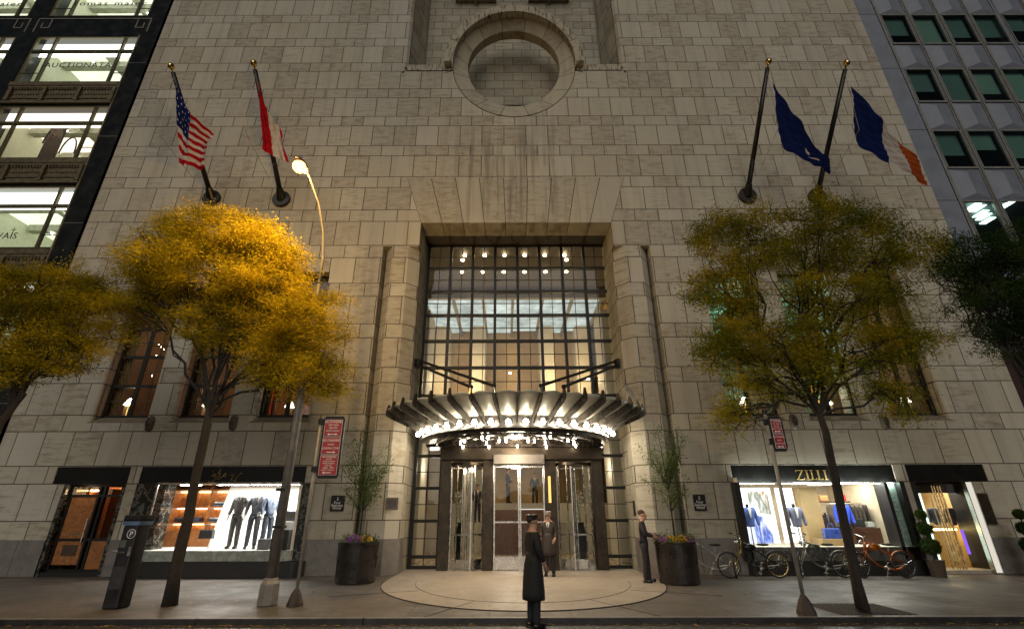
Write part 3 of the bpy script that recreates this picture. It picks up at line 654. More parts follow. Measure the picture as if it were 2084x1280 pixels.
# left display window (projecting bay with rounded corners)
S = storefront(-12.25, -6.9, 0, 0, 0, 0)
def rr(x0, x1, y0, r_):
    P = [(x0, .6)]+[(x0+r_-r_*math.cos(a), y0+r_-r_*math.sin(a)) for a in [math.pi/2*i/6 for i in range(7)]]+[(x1-r_+r_*math.sin(a), y0+r_-r_*math.cos(a)) for a in [math.pi/2*i/6 for i in range(7)]]+[(x1, .6)]
    return P
m = MB(); m.prism(rr(-11.9, -6.5, -.48, .25), 0, .42); m.prism(rr(-11.85, -6.95, -.44, .2), .42, .44); m.build('plinth', BLACKG, S)
m = MB(); m.prism(rr(-11.28, -6.86, -.46, .2), .44, .72); m.build('display_base', mat('grey_green_slab', (.30, .32, .28), .25), S)
m = MB(); m.box(-12.25, -11.3, -.02, .5, .44, 2.62); m.build('side_panel', MARB, S)
m = MB(); m.box(-6.86, -6.60, -.2, .3, .44, 2.62); m.build('side_post', MARB, S)
m = MB(); m.quad(*[(x, -.45, z) for x, z in ((-11.25, .72), (-6.86, .72), (-6.86, 2.6), (-11.25, 2.6))]); m.quad((-11.27, -.45, .72), (-11.27, .1, .72), (-11.27, .1, 2.6), (-11.27, -.45, 2.6)); m.build('pane', GLS, S, recalc=False)
m = MB(); m.box(-11.29, -11.25, -.47, -.43, .72, 2.6); m.box(-11.29, -6.86, -.47, .05, 2.585, 2.63); m.build('frame', STEEL, S)
WHB = mat('white_backdrop', (.80, .79, .75), .7, 0, .03)
m = MB(); m.quad((-9.95, 1.3, .7), (-6.86, 1.3, .7), (-6.86, 1.3, 2.62), (-9.95, 1.3, 2.62)); m.quad((-9.95, 1.3, .7), (-9.6, .0, .7), (-9.6, .0, .7), (-9.95, 1.3, 2.62)); m.quad((-6.88, -.4, .7), (-6.88, 1.3, .7), (-6.88, 1.3, 2.62), (-6.88, -.4, 2.62)); m.quad((-12.2, -.42, .722), (-6.86, -.42, .722), (-6.86, 4, .722), (-12.2, 4, .722)); m.build('backdrop', WHB, S, recalc=False)
m = MB()
for a, b in ((-9.9, -8.9), (-8.8, -7.8), (-7.7, -6.9)): m.quad((a, -.2, 2.60), (b, -.2, 2.60), (b, .5, 2.60), (a, .5, 2.60))
m.build('ceiling_light', emis('display_light', (1, .96, .88), 40), S, recalc=False)
# shop interior with cherry shelving
m = MB(); m.quad((-15.2, 4, 0), (-9.9, 4, 0), (-9.9, 4, 2.8), (-15.2, 4, 2.8)); m.quad((-15.2, 1, 2.75), (-6.8, 1, 2.75), (-6.8, 4, 2.75), (-15.2, 4, 2.75)); m.quad((-12.6, 1, 0), (-12.6, 4, 0), (-12.6, 4, 2.8), (-12.6, 1, 2.8)); m.build('shop_interior', WOOD, S, recalc=False)
m = MB(); Ysh = 1.9
xs = [-12.6, -11.95, -11.3, -10.65, -10.0, -9.9]
for x in xs: m.box(x-.03, x+.03, Ysh-.45, Ysh, .7, 2.62)
for z in (.75, 1.0, 1.45, 1.95, 2.5): m.box(-12.6, -9.9, Ysh-.43, Ysh, z-.02, z+.02)
m.box(-12.6, -9.9, Ysh-.46, Ysh-.42, .7, 1.2); m.box(-12.6, -9.9, Ysh, Ysh+.03, .7, 2.62); m.build('shelving', WOOD, S)
m = MB()
for z in (1.43, 1.93, 2.47): m.box(-12.55, -9.95, Ysh-.12, Ysh-.02, z-.04, z-.025)
m.build('shelf_light', emis('shelf_strip', (1, .78, .5), 9), S)
MB().box(-10.8, -10.3, -.1, .2, 2.57, 2.6).build('ceiling_light', emis('display_light', (1, .96, .88), 40), S)
gold_s = mat('gold_script', (.45, .32, .10), .35, .8); m = MB()
for st in ([(700, 280), (620, 265), (540, 320), (600, 345), (690, 300), (680, 400), (560, 520), (430, 545), (440, 480)], [(870, 80), (820, 150), (760, 240)], [(860, 220), (790, 330), (720, 430), (800, 440), (870, 395), (840, 340)],
           [(1050, 215), (980, 270), (910, 355)], [(1060, 260), (1020, 320), (990, 365)], [(1200, 290), (1260, 265), (1345, 262), (1280, 360), (1210, 460), (1300, 460)], [(1600, 200), (1500, 290), (1380, 400)], [(1390, 420), (1350, 520), (1310, 590)], [(585, 150), (600, 180)], [(805, 20), (812, 45)]):
    m.tube([at(400+x/17.37, 950+y/17.37, .015) for x, y in st], .017, 5)
m.build('lettering', gold_s, S)
# left wooden door
S = storefront(-15.0, -12.6, 0, 0, 0, 0, 'shop_entrance')
for q in ((-14.598, -14.5), (-12.74, -12.602)): MB().box(*q, .02, .9, 0, 2.615).build('jamb', MARB, S)
m = MB(); m.box(-14.5, -14.45, .22, .3, .1, 2.5); m.build('side_panel', WOOD, S)
D = MB().box(-14.42, -13.58, .24, .3, .30, 2.25).build('door', WOOD, S)
MB().box(-14.2, -13.75, .225, .24, .55, .85).build('louvre', mat('dark_grille', (.06, .035, .02), .5), D)
m = MB(); m.box(-14.2, -13.8, .22, .24, 1.15, 1.18); m.tube([(-13.66, .18, .9), (-13.66, .18, 1.6)], .02, 8); m.build('handle', STEEL, D)
m = MB()
for x in (-14.45, -13.56, -13.40, -12.78): m.box(x-.035, x+.035, .2, .32, 0, 2.6)
for z in (.14, 1.0, 2.28, 2.58): m.box(-14.42, -12.78, .21, .31, z-.035, z+.035)
m.build('frame', BLACK, S)
m = MB(); m.quad((-13.38, .26, 1.02), (-12.8, .26, 1.02), (-12.8, .26, 2.25), (-13.38, .26, 2.25)); m.quad((-14.42, .25, 2.3), (-12.8, .25, 2.3), (-12.8, .25, 2.56), (-14.42, .25, 2.56)); m.build('pane', GLS, S, recalc=False)
m = MB(); m.box(-13.38, -12.8, .24, .28, .18, .97); m.build('door_panel', WOOD, S)
m = MB(); m.quad((-15.1, 1.6, .2), (-13.0, 1.6, .2), (-13.0, 1.6, 2.6), (-15.1, 1.6, 2.6)); m.box(-13.6, -13.45, .6, 1.0, .9, 2.5)
for z in (1.0, 1.5, 2.0): m.box(-15, -13.0, 1.2, 1.6, z, z+.03)
for x in (-14.7, -14.35, -14.0, -13.65): m.box(x, x+.03, 1.2, 1.6, .2, 2.5)
m.build('shelving', WOOD, S); MB().box(-14.6, -13.5, 1.1, 1.15, 2.45, 2.49).build('shelf_light', emis('shelf_strip2', (1, .62, .3), 30), S)
MB().box(-14.59, -12.61, .05, .6, 0, .12).build('threshold', BLACKG, S)

point('shop_lamp', (-13.9, .9, 2.3), 14, (1, .7, .4), .1, S); point('shop_lamp', (-14.0, -.0, 2.5), 2.5, (1, .75, .5), .1, S)  # added fill lights brighten the shop interior and the door wood
# right display window
S = storefront(6.85, 12.1, 0, 0, 0, 0)
m = MB(); m.prism(rr(6.85, 12.1, -.30, .1), 0, .40); m.build('plinth', BLACKG, S)
MB().box(6.95, 11.6, -.28, .3, .40, .76).build('display_base', mat('mirror_panel', (.32, .33, .33), .18, .9), S)
for q in ((6.75, 6.90, -.3, .1, .4, 2.6), (11.45, 11.56, -.28, .2, .4, 2.6), (11.95, 12.1, -.28, .2, .4, 2.62), (11.56, 11.95, -.02, .2, .4, .78)): MB().box(*q).build('side_post', BLACKG, S)
m = MB(); m.quad((6.9, -.27, .78), (11.45, -.27, .78), (11.45, -.27, 2.58), (6.9, -.27, 2.58)); m.build('pane', GLS, S, recalc=False)
m = MB(); m.quad((11.56, -.05, .78), (11.95, -.05, .78), (11.95, -.05, 2.6), (11.56, -.05, 2.6)); m.build('notice_panel', mat('mint_glass', (.30, .42, .36), .25), S, recalc=False)
m = MB()
for i in range(7): m.box(11.66, 11.84, -.062, -.055, 1.35+i*.13, 1.365+i*.13)
m.build('notice_lines', mat('grey_line', (.12, .14, .13), .6), S)
m = MB(); m.quad((6.6, 4, 0), (15.2, 4, 0), (15.2, 4, 2.8), (6.6, 4, 2.8)); m.quad((6.6, .4, 2.75), (12.4, .4, 2.75), (12.4, 4, 2.75), (6.6, 4, 2.75)); m.quad((6.86, -.27, .4), (6.86, 4, .4), (6.86, 4, 2.75), (6.86, -.27, 2.75)); m.quad((12.3, 1, 0), (12.3, 4, 0), (12.3, 4, 2.8), (12.3, 1, 2.8)); m.quad((6.9, -.25, .765), (12.3, -.25, .765), (12.3, 4, .765), (6.9, 4, .765)); m.build('shop_interior', CREAM, S, recalc=False)
# lit poster panels and columns
def poster(name, seed, cols):
    t = NT(name); g = t.n("NewGeometry"); mp = t.n("Mapping"); t.t.links.new(g.outputs['Position'], mp.inputs[0]); mp.inputs['Location'].default_value = (seed, 0, seed); mp.inputs['Rotation'].default_value = (0, R(-28), 0); mp.inputs['Scale'].default_value = (2.2, 1, .55)
    n = t.noise(mp.outputs[0], 1.6, 4, .55); cr = t.n("ValToRGB"); t.t.links.new(n, cr.inputs[0]); el = cr.color_ramp.elements
    el[0].position = .33; el[0].color = (*cols[0], 1); el[1].position = .62; el[1].color = (*cols[-1], 1)
    for i, c in enumerate(cols[1:-1]): e_ = el.new(.4+.07*i); e_.color = (*c, 1)
    e = t.n("Emission"); t.t.links.new(cr.outputs[0], e.inputs[0]); e.inputs[1].default_value = 1.3; t.t.links.new(e.outputs[0], t.out.inputs[0]); return t.m
BACKW = emis('backlit_white', (1, 1, .97), 1.6)
MB().quad((7.0, 1.1, .8), (8.55, 1.1, .8), (8.55, 1.1, 2.5), (7.0, 1.1, 2.5)).build('backlit_panel', BACKW, S, recalc=False)
MB().quad((7.35, 1.05, .8), (8.45, 1.05, .8), (8.1, 1.05, 1.6), (7.5, 1.05, 1.75)).build('poster', poster('poster_blue', 3, [(.02, .04, .16), (.35, .45, .85), (.05, .09, .35), (.8, .85, .95)]), S, recalc=False)
MB().quad((7.75, 1.04, 1.75), (8.42, 1.04, 1.65), (8.4, 1.04, 2.38), (7.7, 1.04, 2.4)).build('poster', poster('poster_tan', 9, [(.45, .25, .12), (.9, .8, .7), (.20, .22, .15), (1, 1, 1)]), S, recalc=False)
MB().quad((8.75, 1.2, .8), (9.35, 1.2, .8), (9.35, 1.2, 2.5), (8.75, 1.2, 2.5)).build('backlit_panel', BACKW, S, recalc=False)
MB().quad((9.12, 1.16, 1.0), (9.24, 1.16, 1.0), (9.22, 1.16, 2.35), (9.05, 1.16, 2.35)).build('poster', poster('poster_plant', 5, [(.04, .06, .02), (.35, .36, .12), (.9, .88, .7), (1, 1, .95)]), S, recalc=False)
m = MB(); m.box(9.4, 10.0, .9, 1.3, .77, 2.5); m.box(9.35, 10.3, .1, .7, .77, .95); m.build('column', TAN, S)
m = MB()
for a in (7.0, 8.3, 9.6, 10.8): m.quad((a, -.15, 2.57), (a+1.1, -.15, 2.57), (a+1.1, .1, 2.57), (a, .1, 2.57))
m.build('ceiling_light', emis('display_cool', (.92, 1, .95), 28), S, recalc=False)
m = MB(); m.box(10.9, 11.4, 2.2, 2.8, 2.66, 2.70); m.box(9.9, 10.5, 1.6, 2.0, 2.66, 2.70); m.box(11.5, 12, 1.6, 2.0, 2.66, 2.7); m.build('ceiling_light', emis('display_mid', (1, .93, .78), 22), S)
m = MB()
for z in (1.15, 1.6, 2.05): m.box(10.3, 12.2, 2.6, 3.0, z, z+.04)
m.box(10.5, 11.0, 1.0, 1.6, .77, 1.15); m.box(11.2, 11.8, .9, 1.4, .77, 1.25)
m.build('shelving', DWOOD, S)
# ZILLI letters
m = MB(); z0, z1 = 2.70, 2.98; y0, y1 = -.0, .028
def vb(x, w_=.035): m.box(x, x+w_, y0, y1, z0, z1); m.box(x-.035, x+w_+.035, y0, y1, z0-.008, z0+.006); m.box(x-.035, x+w_+.035, y0, y1, z1-.006, z1+.008)
m.bar((8.94, .014, z1), (9.17, .014, z1), .028, .018); m.bar((8.94, .014, z0), (9.17, .014, z0), .028, .018); m.bar((9.15, .014, z1), (8.95, .014, z0), .028, .035); m.box(8.935, 8.945, y0, y1, z1-.05, z1); m.box(9.165, 9.175, y0, y1, z0, z0+.05)
vb(9.27); vb(9.42); m.box(9.45, 9.56, y0, y1, z0-.008, z0+.010); m.box(9.555, 9.565, y0, y1, z0, z0+.05)
vb(9.63); m.box(9.66, 9.77, y0, y1, z0-.008, z0+.010); m.box(9.765, 9.775, y0, y1, z0, z0+.05); vb(9.85)
m.build('lettering', mat('gold_letter', (.62, .44, .16), .3, .7), S)
# right shop door
S = storefront(12.5, 15.05, 0, 0, 0, 0, 'shop_entrance')
for q in ((12.502, 12.68, .02, .9, 0, 2.615), (14.38, 14.418, .02, .9, 0, 2.615), (12.68, 14.38, .5, .6, 2.3, 2.615)): MB().box(*q).build('jamb', BLACKG, S)
m = MB(); m.box(14.16, 14.35, -.12, .02, .05, 2.6); m.build('lit_post', emis('pale_post', (1, .93, .8), .55), S, bevel=.01)
m = MB(); m.box(14.13, 14.155, -.14, .0, 0, 2.62); m.box(14.355, 14.38, -.14, .0, 0, 2.62); m.build('post_trim', STEEL, S)
m = MB(); m.quad((12.68, .3, .3), (14.12, .3, .3), (14.12, .3, 2.55), (12.68, .3, 2.55)); m.build('pane', GLS, S, recalc=False)
m = MB()
for x in (13.28, 13.36, 13.46, 13.54): m.tube([(x, .16, .12), (x, .16, 2.5)], .021, 8)
for x in (13.20, 13.62): m.tube([(x, .22, .12), (x, .22, 2.3)], .016, 8)
m.build('handle', mat('brass_tube', (.6, .42, .2), .25, 1.), S)
MB().quad((13.12, .9, .3), (13.46, .9, .3), (13.46, .9, 2.3), (13.12, .9, 2.3)).build('light_panel', emis('mint_light', (.75, 1, .85), 1.5), S, recalc=False)
m = MB(); m.quad((12.6, 2, 0), (15, 2, 0), (15, 2, 2.6), (12.6, 2, 2.6)); m.quad((12.6, .35, 2.55), (15, .35, 2.55), (15, 2, 2.55), (12.6, 2, 2.55)); m.quad((14.4, .3, 0), (14.4, 2, 0), (14.4, 2, 2.6), (14.4, .3, 2.6)); m.build('shop_interior', TAN, S, recalc=False)
MB().box(13.6, 14.05, 1.9, 1.96, 1.6, 2.25).build('picture', mat('slate_blue', (.12, .16, .30), .4), S)
MB().box(13.1, 14.2, .8, 1.1, 1.17, 1.22).build('rail_light', emis('rail_light', (1, .72, .25), 9), S)
m = MB(); m.box(14.08, 14.14, .5, .55, .5, 1.2); m.build('lit_tube', emis('violet_tube', (.28, .12, .9), .8), S)
m = MB(); m.box(13.4, 14.1, .7, 1.2, 2.5, 2.54); m.build('ceiling_light', emis('display_mid', (1, .93, .78), 22), S)
MB().box(12.51, 14.41, .05, .9, 0, .10).build('threshold', mat('pale_step', (.36, .31, .25), .5), S)

# small plaques on the stone
def plaque(x0, x1, z0, z1, label):
    P = tag(MB().box(x0, x1, -.04, -.005, z0, z1).build('hotel_plaque', BLACK), label, 'plaque', 'hotel plaques'); cx = (x0+x1)/2; h = z1-z0
    m = MB(); m.bar((cx, -.043, z0+h*.66), (cx, -.043, z0+h*.9), .004, .008, (1, 0, 0))
    for q in range(3): z = z0+h*(.68+.07*q); m.bar((cx-.035+.009*q, -.043, z+.02), (cx, -.043, z), .003, .006); m.bar((cx+.035-.009*q, -.043, z+.02), (cx, -.043, z), .003, .006)
    m.build('emblem', WHT, P)
    for i, s_ in enumerate(('Four', 'Seasons', 'Hotel')): text('lettering', s_, .115, (cx, -.044, z0+h*(.46-.17*i)), WHT, P, ext=.002)
plaque(-5.97, -5.54, 1.8, 2.26, 'black hotel name plaque left of the entrance, by the red street sign')
plaque(5.48, 5.86, 1.78, 2.26, 'black hotel name plaque right of the entrance, above the bicycles')
P = tag(MB().box(-4.22, -3.84, -.035, -.002, 1.83, 2.19).build('bronze_plaque', mat('plaque_frame', (.20, .16, .13), .4, .6)), 'small square bronze plaque on the left entrance pier', 'plaque')
MB().box(-4.16, -3.90, -.042, -.036, 1.90, 2.11).build('panel', mat('plaque_panel', (.12, .10, .12), .35, .5), P)
P = tag(MB().box(3.755, 3.80, .66, .80, 1.64, 2.10).build('door_intercom', BLACK), 'narrow black intercom box on the right entrance pier', 'intercom')
P = tag(MB().box(14.45, 14.81, -.05, -.01, 1.36, 2.28).build('display_case', mat('brass_case', (.35, .27, .16), .35, .8)), 'dark glazed notice case with thin brass frame right of the shop door', 'notice case')
MB().box(14.475, 14.785, -.058, -.051, 1.38, 2.25).build('panel', mat('case_panel', (.035, .03, .022), .15), P)

# ---------------------------------------------------------------- left neighbour: lit office building
LBD = thing('office_building', 'dark stone building at the left edge with brightly lit shop windows on every floor', 'building', (-21, 0, 0))
DK = mat('black_polished_stone', (.012, .013, .012), .18, 0, .3, 2)
FLO = [(24.42, 27.4, 'dark'), (20.0, 23.0, 'bronze'), (15.63, 18.57, 'bronze'), (11.26, 14.21, 'bronze'), (6.9, 9.88, 'bronze')]
BAYS = [(-23.0, -18.02), (-28.9, -23.95)]
yl = -.1
hl = [(a, b, z0, z1) for a, b in BAYS for z0, z1, _ in FLO]+[(-23, -18.02, .3, 5.9)]
m = holes_wall(MB(), -34, -17.17, 0, 31, hl, yl, .5); m.quad((-17.17, yl, 0), (-17.17, 0, 0), (-17.17, 0, 31), (-17.17, yl, 31)); m.build('wall', DK, LBD, recalc=False)
m = MB()
for z in (2, 5.2, 8.8, 12.4, 16.8, 21.2): m.box(-18.0, -17.2, yl-.004, yl, z, z+.015)
m.box(-18.03, -17.99, yl-.05, yl, 0, 23.0); m.build('pier_trim', mat('pale_trim', (.25, .24, .2), .5), LBD)
FR = mat('meander_inlay', (.22, .20, .165), .5)
for a, b in BAYS:
    m = MB(); za, zb = 23.28, 24.2; y = yl-.012; t_ = .05
    L_ = [((a-.28, zb), (b+.25, zb)), ((b+.25, zb), (b+.25, za)), ((a-.28, zb), (a-.28, za)),
          ((b-.38, zb), (b-.38, za+.28)), ((b-.38, za+.28), (b-.02, za+.28)), ((b-.02, za+.28), (b-.02, za+.62)), ((a+.38, zb), (a+.38, za+.28)), ((a+.38, za+.28), (a+.0, za+.28)), ((a+.0, za+.28), (a+.0, za+.62))]
    for (x1, z1), (x2, z2) in L_: m.bar((x1, y, z1), (x2, y, z2), t_, .02, (0, 1, 0))
    m.build('meander_inlay', FR, LBD)
SPD = mat('bronze_spandrel', (.13, .105, .06), .5, .5, .4, 7)
for a, b in BAYS:
    for (zt, zb) in ((19.93, 18.65), (15.56, 14.30), (11.18, 9.95)):
        m = MB(); m.box(a, b, yl-.02, yl+.0, zb, zt); m.box(a, b, yl-.09, yl-.02, zt-.22, zt); m.box(a, b, yl-.06, yl-.02, zt-.34, zt-.22); m.box(a, b, yl-.10, yl-.02, zb, zb+.12); m.box(a, b, yl-.06, yl-.02, zb+.3, zb+.36)
        n = 3
        for k_ in range(4): x = a+.25+k_*(b-a-.3)/3.; m.box(x-.1, x+.06, yl-.13, yl-.02, zb+.12, zt-.34)
        x = a+.1
        while x < b-.1: m.box(x, x+.07, yl-.075, yl-.02, zt-.46, zt-.38); m.ball((x+.03, yl-.03, zb+.56), .045, 6); x += .13
        m.build('spandrel', SPD, LBD)
OFC = mat('office_cream', (.62, .64, .50), .8, 0, .08); 
def lumceil(name, c1, c2, e):
    t = NT(name); g = t.n("NewGeometry"); sp = t.n("SeparateXYZ"); t.t.links.new(g.outputs['Position'], sp.inputs[0])
    n = t.noise(g.outputs['Position'], .8, 3); em = t.n("Emission"); t.put(em.inputs[0], t.mix(n, c1, c2)); em.inputs[1].default_value = e
    t.t.links.new(em.outputs[0], t.out.inputs[0]); return t.m
CEIL = lumceil('lit_ceiling', (.50, .55, .36), (.80, .82, .66), 1.45); CEILP = lumceil('lit_ceiling_pink', (.85, .68, .48), (.98, .88, .74), 1.5)  # emission in the ceiling colour stands for lamplight falling on it
STRIP = emis('bright_strip', (1, 1, .88), 2.6); OSPOT = emis('office_spot', (1, 1, .9), 12)
for bi, (a, b) in enumerate(BAYS):
    for fi, (z0, z1, kd) in enumerate(FLO):
        w = MB().box(a+.02, b-.02, yl+.02, yl+.12, z1-.09, z1-.002).build('window', OLIVE, LBD)
        m = MB(); zt = z1-.95
        for x in (a+.06, a+.98, b-.70, b-.05): m.box(x-.05, x+.05, yl+.03, yl+.14, z0, z1-.09)
        m.box(a+.02, b-.02, yl+.02, yl+.15, zt-.06, zt+.06); m.box(a+.02, b-.02, yl+.02, yl+.15, z0, z0+.06)
        m.box(a+.1, a+.93, yl+.06, yl+.09, z0+.62, z0+.65); m.box(b-.65, b-.1, yl+.06, yl+.09, z0+.62, z0+.65); m.build('frame', OLIVE, w)
        MB().quad((a, yl+.08, z0), (b, yl+.08, z0), (b, yl+.08, z1), (a, yl+.08, z1)).build('pane', GL, w, recalc=False)
        R_ = room(a-.4, b+.4, .5, 7, z0-.6, z1+.35, OFC, CEILP if fi == 2 else CEIL, OFC, w, 'room_shell')
        m = MB(); m.quad((a, .35, zt+.08), (b, .35, zt+.08), (b, .35, z1), (a, .35, z1)); m.build('light_box', emis('light_box', (1, 1, .9), 3) if fi != 2 else emis('light_box_pink', (1, .88, .70), 1.6), w, recalc=False)
        m = MB()
        for k_ in range(3): m.box(a-.3, b+.3, 1.6+k_*1.7, 1.9+k_*1.7, z1+.02, z1+.35)
        m.box((a+b)/2-.15, (a+b)/2+.15, .5, 7, z1+.05, z1+.35); m.build('ceiling_beam', mat('beam_grey', (.36, .37, .28), .8), w)
        for k_ in range(5): MB().ball((a+.8+k_*.9+random.uniform(-.2, .2), random.uniform(1.0, 4.5), z1-.02), .06, 8).build('spotlight', OSPOT, w)
area('office_light', (-20.5, 3, 26.9), 3, 30, (1, 1, .85), (0, -1, -.3), LBD)
# the display on the third lit floor: dark curtain panel and hoops
w = MB().box(-21.6, -20.9, 1.0, 1.1, 15.3, 19).build('dark_drape', mat('drape_brown', (.10, .07, .05), .9, 0, .5, 12), LBD)
m = MB()
for px, py, r_, rz_ in ((108, 285, .55, 1.1), (138, 305, .45, .9)):
    p = at(px, py, .9); m.tube([(p.x+r_*.75*math.cos(t), .9, p.z-.2+rz_*math.sin(t)) for t in [math.pi*i/16 for i in range(17)]], .03, 6)
m.build('hoop', BLACK, LBD)
m = MB(); p = at(110, 272, .8); m.bar(p-Vector((.2, 0, -.2)), p+Vector((.2, 0, -.2)), .1, .03); m.bar(p, p+Vector((-.5, .3, -.3)), .02, .02); m.build('rake_ornament', OLIVE, LBD)
INK = mat('black_lettering', (.01, .01, .01), .5)
p = at(223, 12, yl+.02); text('lettering', 'tomas maier', .46, (p.x, yl+.015, p.z), INK, LBD, shear=.0, spacing=1.25, xs=1.25)
p = at(12, 13, yl+.02); text('lettering', 'maier', .46, (p.x-.05, yl+.015, p.z), INK, LBD, spacing=1.25, xs=1.25)
p = at(157, 137, yl+.02); text('lettering', 'AUCTIONATA', .42, (p.x, yl+.015, p.z-.02), INK, LBD, spacing=1.12, xs=1.05)
p = at(33, 486, yl+.02); text('lettering', 'VAIS', .40, (p.x, yl+.015, p.z-.0), INK, LBD, align='RIGHT', spacing=1.05)
m = MB(); p = at(28, 468, yl+.02); m.bar(p-Vector((.1, 0, 0)), p+Vector((.1, 0, 0)), .02, .01); m.bar(p-Vector((0, 0, .14)), p+Vector((0, 0, .1)), .02, .01, (1, 0, 0)); m.build('lettering', INK, LBD)
# lower dark storeys at the left edge
m = MB(); m.quad((-23, .2, .3), (-18.02, .2, .3), (-18.02, .2, 5.9), (-23, .2, 5.9)); m.build('dark_pane', GLD, LBD, recalc=False)
m = MB(); m.box(-34, -17.2, yl-.03, yl-.002, 6.0, 6.12); m.build('string_course', mat('grey_line_trim', (.3, .28, .25), .5), LBD)
m = MB(); m.quad((-34, 7.2, 0), (-17.4, 7.2, 0), (-17.4, 7.2, 31), (-34, 7.2, 31)); m.build('back_wall', DARKI, LBD, recalc=False)

# ---------------------------------------------------------------- right neighbour: faceted aluminium office building
RB = thing('office_building', 'blue-grey metal-panelled office block at the right edge with green-tinted windows', 'building', (25, .1, 0))
yr = .1; rows = [13.45+3.70*i for i in range(-1, 5)]; grp = []
for g0 in (18.25, 24.28, 30.3): grp += [(g0+1.5*i, g0+1.5*i+1.27) for i in range(4)]
m = MB(); m.k = 0
m.box(17.17, 18.05, yr-.06, yr+.5, 7.0, 31)
for gx0 in (24.02, 30.04): m.box(gx0-.02, gx0+.18, yr-.07, yr+.3, 7.0, 31)
m.build('corner_panel', ALU, RB, bevel=.01)
m = MB()
for z in rows: m.box(17.18, 18.05, yr-.066, yr-.058, z, z+.02)
m.box(18.055, 18.075, yr-.07, yr, 7, 31); m.build('panel_joint', BLACK, RB)
for z in rows:
    m = MB()
    for a, b in grp:
        a -= .11; b += .11
        zb, zt = z+.04, z+3.70-2.03-.05; c = (a+b)/2
        P = [(a, yr, zb), (b, yr, zb), (b, yr, zt), (a, yr, zt), (c, yr-.13, zb+.28), (c, yr-.13, zt-.24)]
        m.add(P, [(0, 1, 4), (3, 5, 2), (0, 4, 5, 3), (1, 2, 5, 4)])
    m.quad((18.05, yr+.004, zb), (18.16, yr+.004, zb), (18.16, yr+.004, zt), (18.05, yr+.004, zt)); m.build('spandrel', ALU, RB, recalc=False)
m = MB()
for a, b in grp: m.box(b+.02, b+.21, yr-.05, yr+.1, 7.0, 31); m.box(b+.08, b+.15, yr-.09, yr-.05, 7, 31)
m.box(18.08, 18.23, yr-.05, yr+.1, 7, 31); m.build('mullion', ALUL, RB)
BL = [mat('blind_%d' % i, c, .7, 0, .12, .6) for i, c in enumerate(((.22, .33, .30), (.30, .42, .38), (.16, .24, .23)))]
for ri, z in enumerate(rows):
    for ci, (a, b) in enumerate(grp):
        if ci > 8: continue
        w = MB().box(a-.01, b+.01, yr-.06, yr+.02, z-.05, z+.03).build('window', ALUL, RB)
        m = MB(); m.box(a, a+.05, yr-.05, yr+.02, z-2.03, z-.05); m.box(b-.05, b, yr-.05, yr+.02, z-2.03, z-.05); m.box(a-.01, b+.01, yr-.08, yr+.02, z-2.09, z-2.0); m.build('frame', ALUL, w)
        MB().quad((a, yr+.0, z-2.02), (b, yr+.0, z-2.02), (b, yr, z-.05), (a, yr, z-.05)).build('pane', GLD, w, recalc=False)
        h = random.choice((.9, 1.2, 1.35, 1.95, 1.2)) if ri > 1 else 0
        if h: MB().quad((a+.03, yr+.18, z-h), (b-.03, yr+.18, z-h), (b-.03, yr+.18, z), (a+.03, yr+.18, z)).build('blind', random.choice(BL), w, recalc=False)
room(18, 34, .6, 6, 6, 31, mat('dark_office', (.03, .045, .042), .8), None, None, RB, 'office_interior')
OT = emis('office_tube', (.85, 1, .95), 3.5)
for z in rows:
    m = MB(); m.quad((18, .25, z+.1), (34, .25, z+.1), (34, 6, z+.1), (18, 6, z+.1)); m.build('office_ceiling', mat('dark_ceiling_tile', (.10, .13, .12), .8), RB, recalc=False)
for px, py, z in ((1980, 422, 13.4), (1996, 436, 13.4), (2002, 442, 13.4), (1990, 425, 13.4), (2048, 418, 13.4), (2010, 450, 13.4), (2080, 168, 20.8)):
    d = at(px, py, 0)-CAM; q = CAM+d*((z-CAM.z)/d.z); MB().box(q.x-.14, q.x+.14, q.y-.25, q.y+.25, z, z+.03).build('ceiling_light', OT, RB)
m = MB(); m.box(17.17, 34, yr-.02, yr+.5, 6.7, 7.0); m.box(17.17, 17.5, yr-.02, .5, 0, 6.7); m.box(21.5, 22, yr-.02, .5, 0, 6.7); m.box(17.5, 34, yr+.1, .5, 5.0, 5.3); m.build('shopfront_frame', mat('maroon_metal', (.05, .022, .02), .5, .3), RB)
m = MB(); m.quad((17.5, .3, 0), (34, .3, 0), (34, .3, 6.7), (17.5, .3, 6.7)); m.build('shopfront_glass', GLD, RB, recalc=False)
m = MB(); m.quad((17.2, .55, 0), (34, .55, 0), (34, .55, 6.9), (17.2, .55, 6.9)); m.build('backing', DARKI, RB, recalc=False)

